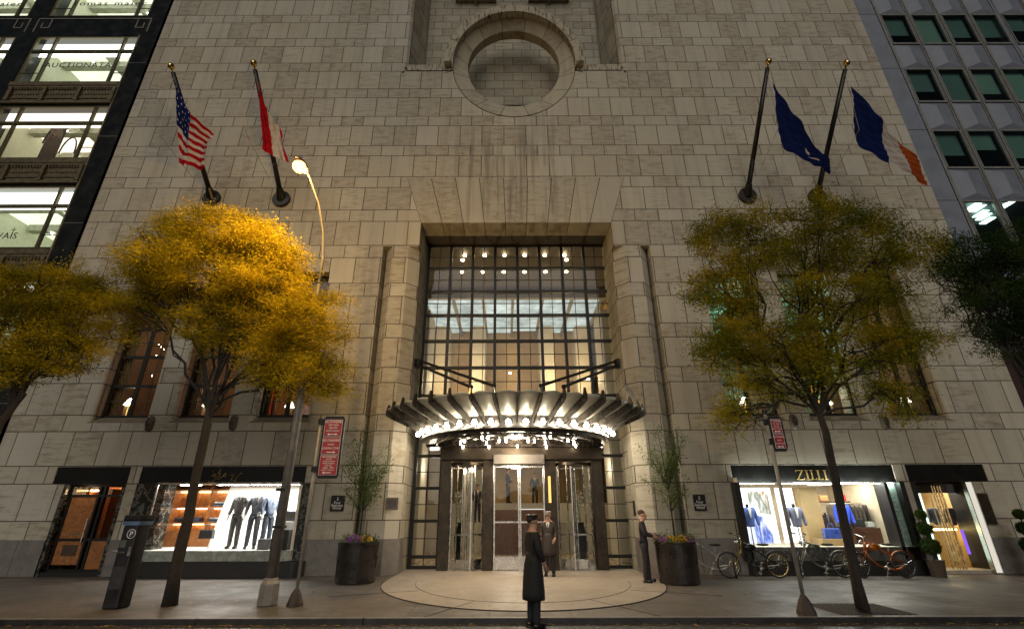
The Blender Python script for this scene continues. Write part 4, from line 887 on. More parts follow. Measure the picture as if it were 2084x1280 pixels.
# ---------------------------------------------------------------- flagpoles and flags
poles = [((432, 405), (352, 148), 'flagpole carrying the striped flag, leftmost of the four'), ((574, 407), (519, 142), 'flagpole carrying the red and white flag, beside the lit street lamp'),
         ((1520, 400), (1562, 138), 'flagpole carrying the plain dark blue flag'), ((1662, 402), (1720, 141), 'flagpole carrying the blue, white and orange-red flag, rightmost of the four')]
TIP = []
for (bp, tp, lab) in poles:
    b = at(*bp, 0); b.y = -.02
    d = at(*tp, 0)-CAM; tt = (b.x-CAM.x)/d.x; tip = CAM+d*tt; TIP.append((b, tip))
    P = thing('flagpole', 'slanted dark '+lab, 'flagpole', b, 'flagpoles on the facade')
    MB().tube([b+(tip-b)*.03, tip], [.10, .075], 12).build('pole', PIPE, P, smooth=True)
    m = MB(); m.tube([b+Vector((0, .02, 0)), b+Vector((0, -.10, 0))], .36, 20); m.tube([b, b+(tip-b)*.10], [.2, .12], 12); m.build('wall_bracket', PIPE, P, bevel=.01)
    dn = (tip-b).normalized(); m = MB(); m.ball(tip+dn*.20, .12, 14); m.tube([tip, tip+dn*.12], .03, 8); m.build('finial', GOLD, P, smooth=True)
    m = MB(); q = b+(tip-b)*.32; m.tube([tip-dn*.12+Vector((0, 0, -.09)), (tip.x+.02, tip.y+.35, tip.z-2.6), q+Vector((0, 0, -.9)), q], .008, 4); m.build('halyard', PAINTG, P)
def flag(pts, Ys, colfn, mats, name, label, seed, nu=40, nv=26, amp=.07):
    A_, B_, C_, D_ = [at(*p, y) for p, y in zip(pts, Ys)]   # hoist top, hoist bottom, fly bottom, fly top
    def fn(u, v):
        top = A_.lerp(D_, u)+Vector((0, 0, -.28*math.sin(math.pi*u))); bot = B_.lerp(C_, u)+Vector((0, 0, -.10*math.sin(math.pi*u)))
        p = top.lerp(bot, v); p += Vector((.25*amp*math.sin(9*u+seed)+.02*math.sin(31*u+9*v), -amp*math.sin(11*u+2.5*v+seed)*(.3+u)-amp*.5*math.sin(6*v+5*u)-.03*math.sin(23*u-7*v+seed)-.02*math.sin(40*v+12*u), amp*.3*math.sin(8*u+3*v)))
        return p
    m = MB(); m.grid(fn, nu, nv); m.mi = [colfn((i+.5)/nu, (j+.5)/nv) for j in range(nv) for i in range(nu)]
    return tag(m.build(name, mats, smooth=True, recalc=False), label, 'flag', 'flags on the facade')
def cloth(n, c):
    t = NT(n); d = t.n("BsdfDiffuse"); t.put(d.inputs[0], c); q = t.n("BsdfTranslucent"); t.put(q.inputs[0], c); x = t.n("MixShader"); x.inputs[0].default_value = .35
    t.t.links.new(d.outputs[0], x.inputs[1]); t.t.links.new(q.outputs[0], x.inputs[2]); t.t.links.new(x.outputs[0], t.out.inputs[0]); return t.m
FB, FR_, FW, FO = cloth('flag_navy', (.012, .022, .11)), cloth('flag_red', (.42, .012, .02)), cloth('flag_white', (.60, .55, .53)), cloth('flag_orange', (.42, .09, .025))
def us(u, v):
    if v < .54 and u < .46:
        return 2 if (int(u*52) % 4 == 1 and int(v*39) % 4 == 1) else 0
    return 1 if int(v*13) % 2 == 0 else 2
ty = [t.y for _, t in TIP]
flag([(357, 172), (362, 330), (418, 342), (432, 268)], [ty[0]+.25, ty[0]+1.2, ty[0]+1.3, ty[0]+.9], us, [FB, FR_, FW], 'flag', 'flag with red and white stripes and a blue starred corner', 1, 52, 39, .11)
flag([(526, 168), (532, 302), (588, 330), (572, 262)], [ty[1]+.25, ty[1]+1.2, ty[1]+1.3, ty[1]+.9], lambda u, v: 0 if u < .48 else (1 if u < .93 else 0), [FR_, FW], 'flag', 'red flag with a white band at its centre, beside the lit street lamp', 2)
flag([(1570, 165), (1592, 300), (1692, 352), (1684, 322)], [ty[2]+.25, ty[2]+1.2, ty[2]+1.3, ty[2]+1.0], lambda u, v: 1 if abs(u-.55)**2*3+abs(v-.62)**2 < .008 or (abs(v-.78) < .03 and abs(u-.62) < .14) else 0, [FB, FW], 'flag', 'dark blue flag with a small pale crest at its centre', 3)
flag([(1732, 172), (1746, 296), (1893, 376), (1862, 318)], [ty[3]+.25, ty[3]+1.2, ty[3]+1.3, ty[3]+1.0], lambda u, v: 0 if u < .42 else (1 if u < .72 else 2), [FB, FW, FO], 'flag', 'flag of blue, white and orange-red bands', 4)

# ---------------------------------------------------------------- street lamp
SLP = thing('street_lamp', 'tall grey street lamp with a glowing orange head leaning over the road', 'street lamp', (-5.35, -4.85, 0))
c0 = (-5.37, -4.85)
MB().lathe([(.20, 0), (.21, .02), (.20, .4), (.15, .46), (.14, .5)], (*c0, 0), 4+4).build('base', mat('grey_cast_iron', (.24, .22, .2), .6, .3), SLP, bevel=.01)
m = MB(); m.tube([(*c0, .4), (*c0, 6.6)], [.115, .075], 12); m.tube([(c0[0], c0[1]+.02*i, z) for i, z in ((0, 6.4), (0, 7.6))], [.06, .045], 10)
m.tube([(c0[0], c0[1]-.02*0, 7.4), (c0[0]+.01, c0[1]-.05, 8.1), (c0[0]+.03, c0[1]-.35, 8.75), (c0[0]+.06, c0[1]-.95, 9.22), (c0[0]+.08, c0[1]-1.7, 9.42), (c0[0]+.09, c0[1]-2.0, 9.44)], [.045, .038, .030, .026, .024, .024], 10)
m.build('pole', mat('lamp_pole_grey', (.17, .155, .14), .6, .1), SLP, smooth=True)
m = MB(); m.tube([(*c0, 6.45), (*c0, 6.62)], .09, 10); m.tube([(*c0, 7.35), (*c0, 7.45)], .07, 10); m.box(c0[0]-.16, c0[0]+.02, c0[1]-.13, c0[1]-.06, 2.2, 2.26); m.box(c0[0]-.1, c0[0]+.1, c0[1]-.13, c0[1]+.12, 1.45, 1.5); m.build('clamp', BLACK, SLP)
LH = (c0[0]+.09, c0[1]-2.3, 9.36)
m = MB(); m.ball((LH[0], LH[1]+.06, LH[2]+.02), .17, 14, .75, 1.9, .5); m.build('housing', mat('grey_cast_iron', (.24, .22, .2), .6, .3), SLP, smooth=True)
MB().ball((LH[0], LH[1]-.02, LH[2]-.10), .15, 18, 1, 1.1, .95).build('lamp_bowl', emis('sodium_bowl', (1, .46, .11), 6), SLP, smooth=True)
point('sodium_light', (LH[0]+.0, LH[1]-.0, LH[2]-.36), 800, (1, .62, .20), .12, SLP)
LH2 = (LH[0], LH[1]+.3, LH[2]+.35)

# ---------------------------------------------------------------- parking signs
def sign_post(name, label, x, y, x0, x1, z0, z1, panels, top):
    S = thing(name, label, 'sign post', (x, y, 0), 'parking sign posts')
    m = MB(); m.tube([(x, y, .2), (x, y, top)], .035, 10); m.build('post', PAINTG, S, smooth=True)
    MB().lathe([(.17, 0), (.16, .06), (.10, .22), (.055, .30), (.04, .31)], (x, y, 0), 10).build('base', mat('base_brown', (.05, .035, .03), .7), S)
    m = MB(); c = .05
    m.prism([(x0+c, z0), (x1-c, z0), (x1, z0+c*1.6), (x1, z1-c*1.6), (x1-c, z1), (x0+c, z1), (x0, z1-c*1.6), (x0, z0+c*1.6)], y-.03, y+.03, 'y')
    m.tube([(x, y, top-.05), (x, y, top+.04)], .05, 8); m.build('frame', BLACK, S)
    m = MB()
    for z in (z0+.2, z1-.12): m.box(x-.05, x0+.03, y-.05, y+.05, z-.06, z+.06)
    m.build('bracket', BLACK, S)
    for (a, b, lines, arrow) in panels:
        pa, pb = x0+.045, x1-.045
        Q = MB().box(pa, pb, y-.038, y-.0305, a, b).build('sign_panel', WHT, S); MB().box(pa+.007, pb-.007, y-.041, y-.0385, a+.007, b-.007).build('sign_face', REDS, Q)
        for tx, sz, fy, xs in lines: text('lettering', tx, sz, ((pa+pb)/2, y-.043, a+(b-a)*fy), WHT, Q, ext=.0015, xs=xs)
        m = MB(); z = a+(b-a)*.12; cx = (pa+pb)/2; L_ = (pb-pa)*.24; m.box(cx-L_*.8, cx+L_*.8, y-.044, y-.0415, z-.008, z+.008)
        for s_ in ((-1, 1) if arrow == 0 else (arrow,)): m.prism([(cx+s_*L_*1.25, z), (cx+s_*L_*.7, z+.028), (cx+s_*L_*.7, z-.028)], y-.044, y-.0415, 'y')
        m.build('arrow', WHT, Q)
    return S
n1 = [('NO STANDING', .082, .80, .72), ('7AM-10AM', .062, .62, .8), ('4PM-7PM', .062, .44, .8), ('EXCEPT SUNDAY', .048, .28, .8)]
n2 = [('NO STANDING', .082, .74, .72), ('HOTEL', .06, .52, .8), ('LOADING ZONE', .062, .30, .8)]
n3 = [('NO STANDING', .085, .87, .72), ('EXCEPT', .065, .765, .8), ('COMMERCIAL VEHICLES', .058, .66, .58), ('METERED PARKING', .058, .555, .7), ('3 HR LIMIT', .06, .45, .8), ('10AM - 4PM', .085, .325, .75), ('EXCEPT SUNDAY', .065, .22, .75)]
sign_post('sign_post', 'tall thin street sign post with three stacked red no standing signs', -4.77, -4.92, -4.70, -4.20, 2.46, 3.84, [(3.38, 3.76, n1, 0), (2.98, 3.36, n2, 1), (2.53, 2.96, [(a, b*.66, c, d*1.15) for a, b, c, d in n3], -1)], 3.72)
sign_post('sign_post', 'thin street sign post with two red no standing signs near the bicycles', 5.10, -5.95, 5.12, 5.42, 2.90, 3.62, [(3.27, 3.56, [(a, b*.62, c, d*.95) for a, b, c, d in n1], 0), (2.96, 3.25, [(a, b*.62, c, d*.95) for a, b, c, d in n2], 0)], 3.72)

# ---------------------------------------------------------------- parking pay station
PK = thing('parking_meter', 'dark parking pay station with a blue band and a white P badge near the kerb', 'parking meter', (-8.3, -5.15, 0))
m = MB(); m.prism([(-8.53, -5.0), (-8.45, -5.28), (-8.15, -5.28), (-8.07, -5.0)], 0, 1.52); m.build('cabinet', mat('meter_body', (.016, .015, .02), .4, .2), PK, bevel=.03)
m = MB(); m.box(-8.42, -8.30, -5.293, -5.281, 1.10, 1.24); m.build('screen', mat('dim_screen', (.10, .12, .10), .15), PK)
for q in range(3): MB().box(-8.42+q*.05, -8.39+q*.05, -5.294, -5.281, 1.0, 1.03).build('button', STEEL, PK)
MB().box(-8.22, -8.16, -5.292, -5.281, .95, 1.12).build('coin_slot', STEEL, PK); MB().box(-8.42, -8.18, -5.291, -5.281, .35, .75).build('service_door', mat('meter_door', (.03, .03, .035), .5), PK)
m = MB(); m.prism([(-8.55, -4.98), (-8.47, -5.30), (-8.13, -5.30), (-8.05, -4.98)], 1.52, 1.60); m.build('band', mat('meter_blue', (.08, .14, .26), .5), PK)
m = MB(); m.prism([(-8.56, -4.97), (-8.48, -5.31), (-8.12, -5.31), (-8.04, -4.97)], 1.60, 1.72); m.build('cap', BLACK, PK, bevel=.03)
m = MB(); m.tube([(-8.24, -5.282, 1.36), (-8.24, -5.292, 1.36)], .085, 18); B_ = m.build('badge', mat('badge_navy', (.02, .025, .06), .5), PK)
m = MB(); m.tube([(-8.24+.085*math.cos(a), -5.294, 1.36+.085*math.sin(a)) for a in [6.283*i/20 for i in range(20)]], .006, 4, True); m.build('ring', WHT, B_)
text('lettering', 'P', .14, (-8.24, -5.296, 1.31), WHT, B_, ext=.002)

# ---------------------------------------------------------------- trees
def leafmat(name, cs, tr=.4):
    t = NT(name); g = t.n("NewGeometry"); n = t.noise(g.outputs['Position'], 1.3, 4); rn = g.outputs['Random Per Island']
    cr = t.n("ValToRGB"); f = t.mt('ADD', t.mt('MULTIPLY', rn, .40), t.mt('MULTIPLY', t.ss(n, .36, .64), .60)); t.t.links.new(f, cr.inputs[0]); el = cr.color_ramp.elements
    el[0].color = (*cs[0], 1); el[1].color = (*cs[-1], 1)
    for i, c in enumerate(cs[1:-1]): e_ = el.new((i+1)/(len(cs)-1)); e_.color = (*c, 1)
    d = t.n("BsdfDiffuse"); q = t.n("BsdfTranslucent"); x = t.n("MixShader"); x.inputs[0].default_value = tr
    t.t.links.new(cr.outputs[0], d.inputs[0]); t.t.links.new(cr.outputs[0], q.inputs[0]); t.t.links.new(d.outputs[0], x.inputs[1]); t.t.links.new(q.outputs[0], x.inputs[2]); t.t.links.new(x.outputs[0], t.out.inputs[0]); return t.m
def leaves(name, centers, spread, per, size, m, parent, rs, wind=(1, .2, -.15), flat=.45):
    "leaflets gathered in flattened sprays; size = (length, width)"
    C = np.repeat(np.array([list(c) for c in centers]), per, 0); n = len(C)
    off = rs.normal(0, 1, (n, 3))*np.array([spread, spread, spread*flat]); P = C+off; ld = np.repeat(np.array(wind)[None]+rs.normal(0, .5, (len(centers), 3)), per, 0); ld /= np.linalg.norm(ld, axis=1)[:, None]; P = P+ld*(rs.normal(0, 1, (n, 1))*spread*1.15)
    wd = np.repeat(np.array(wind)[None]+rs.normal(0, .55, (len(centers), 3)), per, 0)+rs.normal(0, .45, (n, 3)); wd /= np.linalg.norm(wd, axis=1)[:, None]
    up = rs.normal(0, 1, (n, 3))+np.array([0, -.4, .6]); sd_ = np.cross(wd, up); sd_ /= np.linalg.norm(sd_, axis=1)[:, None]
    L = (size[0]*rs.uniform(.6, 1.4, n))[:, None]; Wd = (size[1]*rs.uniform(.6, 1.3, n))[:, None]
    V = np.empty((n, 4, 3)); V[:, 0] = P-wd*L/2; V[:, 1] = P+sd_*Wd/2; V[:, 2] = P+wd*L/2; V[:, 3] = P-sd_*Wd/2
    me = bpy.data.meshes.new(name); me.vertices.add(n*4); me.vertices.foreach_set('co', V.astype('f').ravel()); me.loops.add(n*4); me.loops.foreach_set('vertex_index', np.arange(n*4, dtype='i'))
    me.polygons.add(n); me.polygons.foreach_set('loop_start', np.arange(0, n*4, 4, dtype='i')); me.polygons.foreach_set('loop_total', np.full(n, 4, 'i')); me.update(); me.validate()
    me.materials.append(m); o = bpy.data.objects.new(name, me); COL.objects.link(o); adopt(o, parent); return o
def limb(m, a, b, r0, r1, rs, n=6, wob=.12, sag=0.):
    a, b = Vector(a), Vector(b); L = (b-a).length; pts = []; rr_ = []
    for i in range(n+1):
        t = i/n; p = a.lerp(b, t); w_ = wob*L*math.sin(math.pi*t)*.6
        p = p+Vector(rs.normal(0, 1, 3))*w_*.25+Vector((0, 0, sag*L*math.sin(math.pi*t))); pts.append(p); rr_.append(r0+(r1-r0)*t)
    pts[0] = a; m.tube(pts, rr_, 7); return pts
def tree(label, base, trunk, blobs, lm, seed, dens=1., per=210, size=(.085, .020), spread=.16, r0=.13, twigs=1., wisp=None):
    rs = np.random.RandomState(seed); T = thing('street_tree', label, 'tree', base, 'street trees along the kerb')
    m = MB(); tp = [Vector(base)]+[Vector(p) for p in trunk]; pts = []; rad = []
    for i in range(len(tp)-1):
        for k_ in range(6): t = k_/6; p = tp[i].lerp(tp[i+1], t)+Vector(rs.normal(0, .012, 3)); pts.append(p); rad.append(r0*(1-.5*(i+t)/(len(tp)-1))*(1+rs.normal(0, .05)))
    pts.append(tp[-1]); rad.append(r0*.5); rad[0] = r0*1.25; m.tube(pts, rad, 12); m.build('trunk', BARK, T, smooth=True)
    cen = []; m = MB(); top = tp[-1]
    for (px, py, rx, ry, Y, rY) in blobs:
        c = at(px, py, Y); w_ = (c-CAM).dot(_f)/F_; rx_, rz_ = rx*w_, ry*w_*1.05
        vol = rx_*rz_*rY; n = int(95*vol**.75*dens)+3
        for _ in range(n):
            v = rs.normal(0, 1, 3); v /= np.linalg.norm(v); r_ = rs.uniform(.25, 1)**.5
            if rs.rand() < .12: r_ *= 1.25
            cen.append((c.x+v[0]*rx_*r_, c.y+v[1]*rY*r_, c.z+v[2]*rz_*r_))
        st = tp[-2].lerp(top, rs.uniform(.3, 1)); e_ = c+Vector((0, 0, .1)); P = limb(m, st, e_, r0*.30, .018, rs, 8, .25, .06)
        nt = int(9*twigs)
        for _ in range(nt):
            v = rs.normal(0, 1, 3); v /= np.linalg.norm(v); q = P[rs.randint(3, 9)]; e2 = Vector((c.x+v[0]*rx_*.95, c.y+v[1]*rY*.95, c.z+v[2]*rz_*.95)); P2 = limb(m, q, e2, .02, .005, rs, 6, .3)
            for _ in range(3): k_ = rs.randint(2, 6); limb(m, P2[k_], P2[k_]+Vector(rs.normal(0, .28, 3)), .008, .003, rs, 3, .3)
    m.build('branch', BARK, T)
    leaves('crown', cen, spread, per, size, lm, T, rs); return T
YEL = leafmat('yellow_leaves', ((.16, .15, .012), (.38, .29, .014), (.60, .44, .02), (.72, .56, .04)), .5)
YGR = leafmat('yellow_green_leaves', ((.08, .11, .012), (.19, .20, .014), (.38, .30, .016), (.54, .38, .02)), .5)
YGL = leafmat('olive_yellow_leaves', ((.14, .14, .012), (.32, .26, .014), (.54, .40, .02), (.66, .50, .03)), .5)
DGR = leafmat('dark_green_leaves', ((.02, .045, .012), (.04, .08, .018), (.08, .11, .02)), .35)
def tp_(px, py, Y): p = at(px, py, Y); return (p.x, p.y, p.z)
tree('tall street tree in bright yellow leaf lit by the street lamp', (-7.38, -4.88, 0), [tp_(420, 880, -4.88), tp_(432, 800, -4.86)],
     [(455, 486, 120, 40, -5.1, 1.1), (520, 490, 60, 30, -5.5, .7), (350, 490, 70, 50, -4.9, .8), (430, 560, 165, 48, -5.0, 1.3), (540, 590, 90, 50, -5.2, 1.0), (620, 660, 90, 62, -4.8, 1.0), (310, 560, 55, 50, -4.7, .7), (480, 650, 110, 60, -4.9, 1.0), (640, 760, 68, 50, -4.8, .7), (560, 725, 70, 55, -4.8, .8), (290, 620, 55, 28, -4.7, .5), (560, 520, 50, 40, -5.4, .7)], YEL, 3, 1.0, r0=.125)
tree('broad street tree with olive and amber leaves in front of the right-hand windows', (6.27, -5.76, 0), [tp_(1680, 880, -5.76), tp_(1658, 810, -5.74)],
     [(1640, 456, 170, 32, -5.9, 1.1), (1490, 500, 95, 55, -5.7, .9), (1800, 505, 95, 50, -5.8, .9), (1640, 520, 110, 40, -5.9, .9), (1475, 600, 70, 60, -5.6, .7), (1720, 610, 150, 45, -5.8, 1.0), (1560, 690, 130, 40, -5.8, .9), (1740, 715, 140, 38, -5.8, .9), (1470, 720, 45, 45, -5.6, .5), (1600, 775, 110, 34, -5.7, .7), (1830, 690, 70, 45, -5.7, .6), (1820, 810, 55, 38, -5.6, .4), (1495, 850, 26, 40, -5.6, .3)], YGR, 5, .62, r0=.10, size=(.09, .022))
tree('street tree with dull yellow leaves cut by the left frame edge', (-12.6, -4.9, 0), [tp_(2, 860, -4.9), tp_(50, 800, -4.9)],
     [(90, 590, 110, 45, -5, 1.0), (170, 650, 90, 55, -4.9, .9), (30, 640, 80, 60, -5, 1.0), (110, 720, 90, 48, -4.9, .8), (20, 740, 60, 45, -5, .7), (190, 590, 50, 30, -4.9, .5)], YGL, 8, .95, r0=.11, twigs=1.4)
tree('dark green street tree cut by the right frame edge', (12.3, -5.7, 0), [tp_(2140, 880, -5.7), tp_(2098, 790, -5.7)],
     [(1985, 525, 95, 34, -5.7, .8), (2070, 560, 80, 48, -5.8, .9), (1950, 560, 50, 28, -5.6, .5), (2030, 620, 80, 40, -5.7, .8), (2070, 690, 55, 45, -5.7, .6), (2110, 480, 60, 40, -5.7, .7)], DGR, 11, .85, r0=.11, twigs=2.2)

# ---------------------------------------------------------------- planters with young trees and flowers
PL = mat('planter_black', (.022, .018, .016), .28, 0, .3, 3)
TINYL = leafmat('young_leaves', ((.05, .08, .02), (.12, .17, .05), (.20, .26, .09)), .35)
def planter(x, y, r, label, tl, pts, seed, cols):
    rs = np.random.RandomState(seed)
    P = thing('planter', label, 'planter', (x, y, 0), 'round black planters'); MB().lathe([(r*.95, 0), (r*.97, .03), (r, .95), (r*1.02, .97), (r*1.02, 1.0), (r*.93, 1.0), (r*.92, .93), (.001, .93)], (x, y, 0), 36).build('pot', PL, P, smooth=False)
    T = thing('potted_tree', tl, 'small tree', (x, y, .93), 'young trees in planters'); m = MB(); m.tube([(x, y, .9), (x+.01, y, 1.7), (x, y, 2.2)], [.028, .022, .016], 8); tips = []
    for k_ in range(26):
        z = rs.uniform(1.7, 3.3) if k_ > 5 else 1.75; a = rs.uniform(0, 6.28); L = rs.uniform(.5, .95)*(1.0 if z < 3 else .6)
        st = Vector((x, y, min(z, 2.4))); e_ = Vector((x+L*.82*math.cos(a), y+L*.4*math.sin(a), z+.25+rs.uniform(.2, .9))); P2 = limb(m, st, e_, .011, .003, rs, 6, .15)
        for q in range(2, 7):
            for _ in range(3): tips.append(P2[q]+Vector(rs.normal(0, .05, 3)))
    for q in range(10): p = Vector((x, y, 2.2)).lerp(Vector((x+pts, y, 4.1)), q/9); tips += [p+Vector(rs.normal(0, .09, 3)) for _ in range(5)]
    m.tube([(x, y, 2.2), (x+pts*.5, y, 3.2), (x+pts, y, 4.1)], [.016, .01, .004], 6); m.build('trunk', BARK, T); leaves('crown', tips, .06, 7, (.075, .026), TINYL, T, rs, (0, 0, -.3), 1.)
    Fl = thing('flower_bed', 'mound of purple and yellow flowers in the '+('left' if x < 0 else 'right')+' planter', 'flowers', (x, y, 1.0), 'flowers in planters')
    for ci, (cm, offs) in enumerate(cols):
        m = MB()
        for (ox, rr0) in offs:
            for _ in range(150):
                v = rs.normal(0, 1, 3); v /= np.linalg.norm(v); v[2] = abs(v[2]); p = (x+ox+v[0]*rr0, y-.1+v[1]*rr0*1.2, 1.0+v[2]*rr0*.95); m.ball(p, rs.uniform(.014, .026), 6, 1, 1, .6)
        m.build('bloom', cm, Fl)
    cs = [(x+rs.uniform(-r, r)*.85, y+rs.uniform(-r, r)*.7, 1.0+rs.uniform(0, .1)) for _ in range(60)]; leaves('foliage', cs, .05, 14, (.07, .03), TINYL, Fl, rs, (0, 0, 1), 1)
PUR = mat('purple_petal', (.33, .10, .40), .6, 0, .5, 20); YLW = mat('yellow_petal', (.75, .42, .03), .6, 0, .4, 20)
planter(-4.56, -1.42, .55, 'round black planter left of the entrance with mauve and orange flowers', 'thin young tree with sparse leaves in the left planter', -.25, 4, [(PUR, [(-.13, .2), (-.3, .12), (.02, .16)]), (YLW, [(.22, .17)])])
planter(4.18, -1.75, .54, 'round black planter right of the entrance beside the standing man', 'thin young tree with sparse leaves in the right planter', -.1, 9, [(PUR, [(-.33, .13), (.36, .15), (.3, .1)]), (YLW, [(-.12, .16), (.16, .16)])])
def topiary(x, y, label, sc_=1.):
    rs = np.random.RandomState(int(abs(x)*10)); T = thing('topiary', label, 'shrub', (x, y, 0), 'ball topiaries')
    MB().lathe([(.17, 0), (.22, .42), (.24, .44)], (x, y, 0), 16).build('pot', mat('clay_pot_dark', (.06, .04, .03), .7), T)
    MB().tube([(x, y, .4), (x, y, 1.66)], .018, 8).build('stem', BARK, T)
    for z, r_ in ((1.66, .12), (1.27, .18), (.80, .25)):
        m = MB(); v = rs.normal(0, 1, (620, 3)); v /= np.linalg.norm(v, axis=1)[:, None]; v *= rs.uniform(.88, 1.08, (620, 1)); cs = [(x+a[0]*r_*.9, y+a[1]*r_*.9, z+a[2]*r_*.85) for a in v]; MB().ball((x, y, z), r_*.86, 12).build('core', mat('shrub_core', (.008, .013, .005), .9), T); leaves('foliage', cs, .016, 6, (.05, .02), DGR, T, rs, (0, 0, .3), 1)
topiary(12.05, -.60, 'dark three-ball topiary left of the right-hand shop door'); topiary(14.92, -.70, 'dark three-ball topiary cut by the right frame edge, beyond the shop door')

# ---------------------------------------------------------------- people
SKINM = mat('skin', (.48, .27, .18), .55, 0, .08, 12, bump=0); MANQ = mat('mannequin_white', (.72, .69, .65), .4, 0, .03)
def skin(name, nodes, edges, m, parent, M, sub=2):
    ks = list(nodes); me = bpy.data.meshes.new(name); me.from_pydata([nodes[k][0] for k in ks], [(ks.index(a), ks.index(b)) for a, b in edges], []); me.update()
    o = bpy.data.objects.new(name, me); COL.objects.link(o); o.modifiers.new('s', 'SKIN'); o.modifiers.new('u', 'SUBSURF').levels = sub
    for i, k_ in enumerate(ks):
        r_ = nodes[k_][1]; v = me.skin_vertices[0].data[i]; v.radius = r_ if isinstance(r_, tuple) else (r_, r_); v.use_root = (i == 0)
    bpy.context.view_layer.update(); nm = bpy.data.meshes.new_from_object(o.evaluated_get(bpy.context.evaluated_depsgraph_get()))
    COL.objects.unlink(o); bpy.data.objects.remove(o); nm.transform(M); nm.materials.clear(); nm.materials.append(m); nm.polygons.foreach_set('use_smooth', [True]*len(nm.polygons))
    o = bpy.data.objects.new(name, nm); COL.objects.link(o); adopt(o, parent); return o
def person(name, label, cat, loc, rz, H_=1.75, arms=None, legs=None, coat=(.02, .02, .025), trousers=(.02, .02, .025), hem=.82, hair=(.05, .03, .02), head=True, skinm=None, cap=None, shirt=True, look=0., group=None, tie=(.05, .05, .08), rough=.8):
    P = thing(name, label, cat, loc, group); k_ = H_/1.75; M = Matrix.Translation(loc) @ Matrix.Rotation(rz, 4, 'Z') @ Matrix.Scale(k_, 4); sm = skinm or SKINM
    A = arms or {1: ((.25, .03, 1.16), (.27, -.05, .92)), -1: ((-.25, .03, 1.16), (-.27, -.05, .92))}; L = legs or {1: ((.10, -.01, .5), (.11, .02, .08)), -1: ((-.10, -.01, .5), (-.11, .02, .08))}
    N = {'pel': ((0, 0, .95), (.09, .07)), 'wai': ((0, 0, 1.1), (.085, .065)), 'che': ((0, 0, 1.3), (.12, .08)), 'nb': ((0, .01, 1.46), .06), 'nk': ((0, .0, 1.53), .058)}
    Ed = [('pel', 'wai'), ('wai', 'che'), ('che', 'nb'), ('nb', 'nk')]
    if head:
        f = look; N.update({'jaw': ((0, -.025-.05*f, 1.585-.02*f), (.052, .062)), 'hd': ((0, -.012-.05*f, 1.65-.02*f), (.072, .088)), 'cr': ((0, .008-.03*f, 1.705-.01*f), (.064, .078)), 'no': ((0, -.112-.05*f, 1.628-.06*f), .013), 'er': ((.082, 0-.04*f, 1.64), .014), 'el': ((-.082, 0-.04*f, 1.64), .014), 'chin': ((0, -.085-.05*f, 1.562-.05*f), .02)})
        Ed += [('nk', 'jaw'), ('jaw', 'hd'), ('hd', 'cr'), ('hd', 'no'), ('hd', 'er'), ('hd', 'el'), ('jaw', 'chin')]
    for s_ in (1, -1):
        t = str(s_); e_, w_ = Vector(A[s_][0]), Vector(A[s_][1]); d = (w_-e_).normalized(); si = Vector((-s_, -.4, 0)).normalized()
        N.update({'sh'+t: ((s_*.17, 0, 1.42), .055), 'e'+t: (tuple(e_), .04), 'w'+t: (tuple(w_), .027), 'p'+t: (tuple(w_+d*.07), (.034, .02))}); Ed += [('nb', 'sh'+t), ('sh'+t, 'e'+t), ('e'+t, 'w'+t), ('w'+t, 'p'+t)]
        side = d.cross(Vector((s_, 0, .2))).normalized()
        for q in range(4):
            o_ = side*(.027-.018*q); b = w_+d*.10+o_; c = w_+d*(.145-.006*abs(q-1.3))+o_*1.1+si*.012; N['f%d%s' % (q, t)] = (tuple(b), .010); N['g%d%s' % (q, t)] = (tuple(c+d*.02+si*.012), .008); Ed += [('p'+t, 'f%d%s' % (q, t)), ('f%d%s' % (q, t), 'g%d%s' % (q, t))]
        N['t'+t] = (tuple(w_+d*.05+side*.045+si*.02), .010); N['u'+t] = (tuple(w_+d*.09+side*.05+si*.035), .008); Ed += [('w'+t, 't'+t), ('t'+t, 'u'+t)]
        kn, an = L[s_]; N.update({'h'+t: ((s_*.09, 0, .9), .06), 'k'+t: (kn, .05), 'a'+t: (an, .038), 'to'+t: ((an[0]+s_*.02, an[1]-.13, an[2]-.045), (.032, .02))}); Ed += [('pel', 'h'+t), ('h'+t, 'k'+t), ('k'+t, 'a'+t), ('a'+t, 'to'+t)]
    skin('body', N, Ed, sm, P, M)
    cm = mat('cloth_%d_%d_%d' % tuple(int(c*999) for c in coat), coat, rough, 0, .4, 9, bump=1.); tm = mat('cloth_%d_%d_%d' % tuple(int(c*999) for c in trousers), trousers, rough, 0, .4, 9, bump=1.)
    lo_ = hem < .7; J = {'w': ((0, .0, 1.08), (.135, .105)), 'l': ((0, 0, .98), (.14, .11)), 'm': ((0, 0, .93 if lo_ else hem+.07), (.13, .10) if lo_ else (.15, .118)), 'c': ((0, 0, 1.30), (.17, .12)), 'n': ((0, .012, 1.475), (.078, .075))}; JE = [('w', 'l'), ('l', 'm'), ('w', 'c'), ('c', 'n')]
    for s_ in (1, -1):
        t = str(s_); e_, w_ = Vector(A[s_][0]), Vector(A[s_][1]); J.update({'s'+t: ((s_*.175, .0, 1.415), .075), 'e'+t: (tuple(e_), .062), 'x'+t: (tuple(w_-(w_-e_).normalized()*.02), .047)}); JE += [('c', 's'+t), ('s'+t, 'e'+t), ('e'+t, 'x'+t)]
    J = skin('jacket', J, JE, cm, P, M, 2)
    if hem < .7:
        m = MB(); n = 28; pr = [(.13, 1.16), (.152, 1.08), (.185, .95), (.21, .75), (.225, hem+.1), (.228, hem)]; m.lathe(pr, (0, 0, 0), n, 1, .82); o = m.build('coat_skirt', cm, None, smooth=True); o.data.transform(M); adopt(o, P)
